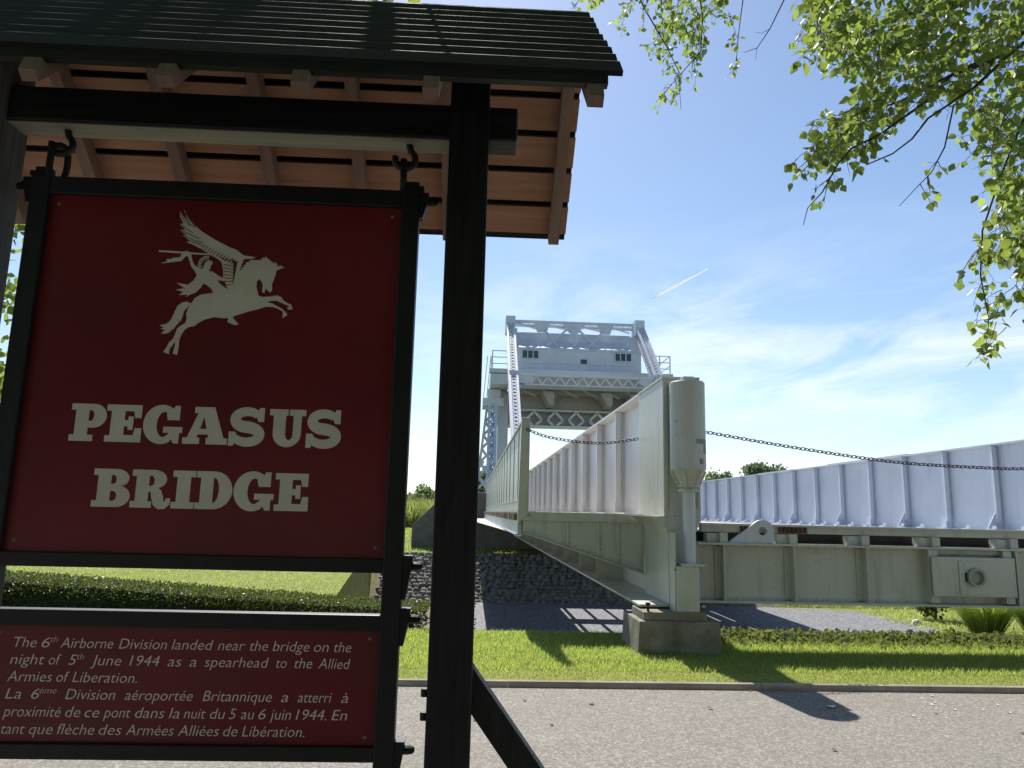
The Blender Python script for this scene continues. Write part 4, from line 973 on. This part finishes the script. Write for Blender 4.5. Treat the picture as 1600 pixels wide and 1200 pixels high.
# ------------------------------------------------------------------ big poplar overhanging the picture from the right
TR = (6.4, 1.2, 0)
pt = empty('poplar_tree', TR, 'poplar tree whose leafy branches hang in from the upper right', 'tree')
b = MB(); limb(b, (TR[0], TR[1], -.4), (6.2, 1.0, 9.5), .27, .09, .06, 8); b.build('trunk', M['bark'], pt, smooth=True)
bb = MB()
def px(path, Y0, Y1, r0, r1, wob=.0):
    n_ = len(path); pts = [at_y(x, y, Y0+(Y1-Y0)*i/(n_-1)) for i, (x, y) in enumerate(path)]
    bb.tube(pts, [r0+(r1-r0)*i/(n_-1) for i in range(n_)], 6); return pts
spines = []
S0 = Vector((6.2, 1.1, 5.2))
def mainlimb(path, Y0, Y1, r0, r1, src=None):
    pts = px(path, Y0, Y1, r0, r1); limb(bb, src or S0, pts[0], r0*2.0, r0, .08); spines.append(pts); return pts
m1 = mainlimb([(1640,40),(1600,50),(1562,82),(1495,112),(1462,130),(1425,150),(1375,170),(1320,185)], 5.0, 5.0, .016, .004)
m2 = mainlimb([(1640,55),(1600,67),(1537,100),(1487,117),(1450,157),(1417,180),(1375,210),(1330,232),(1310,255),(1285,300),(1262,325),(1255,352)], 4.9, 4.5, .017, .002)
m3 = mainlimb([(1650,30),(1575,87),(1525,135),(1495,155),(1450,185),(1425,217),(1395,240),(1355,257)], 4.6, 4.3, .012, .004)
m4 = mainlimb([(1450,-30),(1440,0),(1415,37),(1380,52),(1372,82),(1370,112),(1360,140)], 5.6, 5.4, .010, .003, Vector((5.6, 2.4, 7.2)))
m5 = mainlimb([(1660,120),(1600,185),(1565,270),(1535,360),(1532,430),(1545,500),(1540,548)], 5.0, 4.8, .011, .002)
m6 = mainlimb([(1560,100),(1490,165),(1476,230),(1455,270),(1435,290),(1405,322)], 4.8, 4.6, .007, .002, m2[2])
m7 = mainlimb([(980,-60),(1005,10),(1040,70),(1060,110),(1064,172)], 7.4, 7.2, .010, .002, Vector((4.8, 3.6, 8.2)))
m8 = mainlimb([(1080,-60),(1098,20),(1095,80),(1060,120),(1025,160)], 7.0, 6.8, .010, .002, Vector((4.8, 3.6, 8.2)))
m9 = mainlimb([(1250,-60),(1225,0),(1203,45),(1183,75),(1162,82)], 6.6, 6.5, .009, .002, Vector((5.2, 3.0, 8.0)))
px([(1203,45),(1190,52),(1178,50)], 6.5, 6.5, .003, .001); px([(1183,75),(1180,95)], 6.5, 6.5, .003, .001)
m10 = mainlimb([(1170,-60),(1158,20),(1152,70),(1150,115)], 7.0, 6.9, .007, .002, Vector((4.8, 3.6, 8.2)))
mA = mainlimb([(940,-60),(905,0),(893,15)], 7.6, 7.5, .006, .002, m7[0])
mB = mainlimb([(820,-260),(700,-110),(640,-28),(575,-20),(500,-20)], 3.1, 2.9, .008, .002, Vector((3.4, 1.9, 6.6)))
m11 = mainlimb([(1300,-60),(1290,0),(1280,40),(1290,75),(1272,88)], 6.3, 6.2, .006, .002, Vector((5.2, 3.0, 8.0)))
LP, LD, LS = [], [], []
def twig(p, d, ln, nl, size):
    p = Vector(p); d = Vector(d).normalized(); pts = [p.copy()]; k = 5
    for i in range(k):
        d = (d+Vector((random.gauss(0, .14), random.gauss(0, .14), random.gauss(-.10, .12)))).normalized(); pts.append(pts[-1]+d*(ln/k))
    bb.tube(pts, [.0035-.0026*i/k for i in range(k+1)], 4)
    for i in range(nl):
        t = random.uniform(.12, 1)*k; j = min(int(t), k-1); q = pts[j]+(pts[j+1]-pts[j])*(t-j)
        off = Vector((random.gauss(0, 1), random.gauss(0, 1), random.gauss(-.5, .8))).normalized()
        e = q+off*size*random.uniform(.5, .95); bb.tube([q, e], .0011, 3)
        LP.append(e); LD.append(off+Vector((0, 0, -.45))+d*.3); LS.append(size*random.choice((random.uniform(.55, .85), random.uniform(.8, 1.15))))
def fill(poly, n, Y0, Y1, dirn, ln=(.22, .5), nl=(6, 11), size=.058):
    xs = [p[0] for p in poly]; ys = [p[1] for p in poly]; k = 0
    while k < n:
        x, y = random.uniform(min(xs), max(xs)), random.uniform(min(ys), max(ys)); ins = False
        for (xa, ya), (xb, yb) in zip(poly, poly[1:]+poly[:1]):
            if (ya > y) != (yb > y) and x < (xb-xa)*(y-ya)/(yb-ya)+xa: ins = not ins
        if not ins: continue
        twig(at_y(x, y, random.uniform(Y0, Y1)), Vector(dirn)+Vector((random.gauss(0, .5), random.gauss(0, .5), random.gauss(0, .3))), random.uniform(*ln), random.randint(*nl), size); k += 1
fill([(1275,-80),(1275,40),(1310,85),(1400,105),(1480,75),(1700,40),(1700,-80)], 270, 4.4, 6.6, (-.7, -.1, -.45), (.2, .45), (7, 12), .076)
fill([(1490,70),(1520,150),(1545,260),(1575,360),(1700,400),(1700,40)], 185, 4.4, 6.2, (-.4, -.1, -.7), (.2, .4), (7, 11), .074)
fill([(1290,190),(1275,225),(1330,225),(1400,170),(1500,120),(1450,105),(1340,150)], 50, 4.5, 5.2, (-.7, 0, -.25), (.15, .32), (5, 9), .074)
fill([(1560,300),(1530,380),(1545,440),(1600,480),(1700,460),(1640,300)], 30, 4.5, 5.2, (-.3, 0, -.9), (.15, .3), (5, 9), .074)
fill([(905,-60),(960,5),(1030,45),(1060,95),(1090,60),(1140,35),(1165,-60)], 66, 6.6, 8.0, (-.25, 0, -.8), (.2, .45), (8, 14), .066)
fill([(1262,-60),(1262,40),(1275,60),(1300,60),(1300,-60)], 14, 6.0, 6.6, (-.1, 0, -.8), (.15, .3), (6, 10), .055)
fill([(1258,200),(1250,270),(1310,255),(1335,212)], 12, 4.5, 4.9, (-.4, 0, -.5), (.1, .2), (4, 7), .07)
fill([(1515,440),(1525,530),(1600,520),(1600,430)], 9, 4.7, 5.1, (-.3, 0, -.8), (.12, .22), (4, 7), .07)
def along(pts, n, ln, nl, size, t0=.2, dirn=(-.3, 0, -.7)):
    for i in range(n):
        t = (t0+(1-t0)*random.random())*(len(pts)-1); j = min(int(t), len(pts)-2); twig(pts[j]+(pts[j+1]-pts[j])*(t-j), Vector(dirn)+Vector((random.gauss(0, .4), random.gauss(0, .4), random.gauss(0, .3))), random.uniform(*ln), random.randint(*nl), size)
along(m2, 9, (.08, .2), (3, 5), .062, .35); along(m1, 10, (.1, .22), (3, 6), .06, .4); along(m6, 5, (.08, .16), (2, 4), .062, .5)
along(m5, 8, (.1, .22), (4, 7), .062, .55); along(m7, 9, (.12, .25), (5, 8), .055, .3); along(m8, 12, (.12, .25), (5, 8), .055, .3); along(m10, 5, (.1, .2), (3, 6), .055, .5); along(m4, 4, (.1, .2), (3, 5), .06)
along(mA, 2, (.06, .12), (3, 5), .055, .5); along(mB, 6, (.04, .08), (2, 3), .072, .5, (-.3, 0, -.3))
for x, y, sz in ((600,-6,.075),(616,-4,.07),(642,-10,.075),(575,-16,.07),(540,-14,.065),(512,-12,.06),(655,-12,.06),(500,-18,.06)):
    LP.append(at_y(x, y, 2.8)); LD.append(Vector((random.gauss(0, .5), random.gauss(0, .4), -.8))); LS.append(sz)
along(m11, 4, (.08, .16), (4, 6), .055)
# unseen rest of the crown, spread above and behind to shade the sign
for i in range(10): limb(bb, (6.2, 1.0, random.uniform(4.5, 9)), (random.uniform(-2, 9), random.uniform(-7, .5), random.uniform(6, 10)), .07, .015, .2)
bb.build('branch', M['twig'], pt, smooth=True)
P1 = np.array([p[:] for p in LP]); n1_ = len(P1); D1 = np.array([d[:] for d in LD])
y_ = D1/np.linalg.norm(D1, axis=1, keepdims=True); a_ = np.random.normal(size=(n1_, 3)); x_ = np.cross(y_, a_); x_ /= np.linalg.norm(x_, axis=1, keepdims=True)
R1 = np.stack([x_, y_, np.cross(x_, y_)], 2)
P2 = crown_pts((1.0, -1.0, 7.2), (9.0, 8.0, 3.8), 620, 70, .42)
keep = (P2[:, 1] < -.3) | (P2[:, 2]-1.6 > (.82+.05*np.clip(P2[:, 0], 0, 9)/np.maximum(P2[:, 1], .5))*P2[:, 1]+.45); keep &= (P2[:, 1] < 5.5) & (P2[:, 2] > 2.9); P2 = P2[keep]
scatter_mesh('crown', M['leaf'], LEAF, LEAF_F, np.concatenate([P1, P2]), np.concatenate([R1, rand_rot(len(P2), (0, 0, -.5), .8)]), np.concatenate([np.array(LS), np.random.uniform(.09, .16, len(P2))]), pt)
# unseen trees added behind the viewer to keep sky light off the sign
for x, y, lb_ in ((-8, -9, 'added unseen tree left behind the viewer, blocking sky light'), (0, -13, 'added unseen tree straight behind the viewer, blocking sky light'), (8.5, -10, 'added unseen tree right behind the viewer, blocking sky light')):
    tree(lb_, (x, y, 0), 9, (x, y, 5.2), (5.4, 4, 4.6), 170, 50, .6, .42, M['leaf_far'], 'added trees behind the viewer', .28)

# ================================================================== SMALL THINGS
def litter(name, pts, mat, label, group, size):
    proto = None
    for i, (x, y) in enumerate(pts):
        if proto is None:
            b = MB(); b.add([(p[0]*size, p[1]*size, p[2]*size*1.6+.004) for p in LEAF], LEAF_F); o = proto = b.build(name, mat)
        else: o = proto.copy(); COL.objects.link(o)
        o.location = (x, y, .006); o.rotation_euler = (random.uniform(-.15, .15), random.uniform(-.15, .15), random.uniform(0, 6.28)); s = random.uniform(.6, 1.3); o.scale = (s, s, s)
        tag(o, label, 'leaf', group)
pts = [(random.uniform(3.7, 5.3), random.uniform(6.25, 7.1)) for _ in range(16)]
litter('fallen_leaf', pts, M['white_leaf'], 'tiny pale dry leaf lying on the asphalt by the kerb', 'pale leaves on the path', .028)
b = MB(); b.add([(p[0]*.075, p[1]*.075, p[2]*.1+.006) for p in LEAF], LEAF_F); o = b.build('fallen_leaf', M['white_leaf']); o.location = (3.16, 6.58, .006); tag(o, 'large white leaf lying at the tip of the post shadow', 'leaf')
litter('fallen_leaf', [(random.uniform(-.3, 5.5), random.uniform(5.0, 7.9)) for _ in range(12)], M['brown_leaf'], 'small brown dead leaf on the path or grass edge', 'brown leaves', .04)
b = MB(); rock(b, (0, 0, 0), .2, .13, .17); o = b.build('white_stone', M['white_leaf']); o.location = (16.0, 26.6, PIT+.01); tag(o, 'small white stone on the gravel edge under the beam', 'stone')
# aircraft trail, a long way off
A = at_y(1018, 467, 1500); B = at_y(1106, 420, 1640)
b = MB(); b.tube([A+(B-A)*i/8 for i in range(9)], [.4, 1.7, 2.3, 2.5, 2.4, 2.1, 1.7, 1.2, .4], 8)
tag(b.build('contrail', M['contrail'], smooth=True), 'short white contrail of an aircraft in the blue sky', 'contrail')
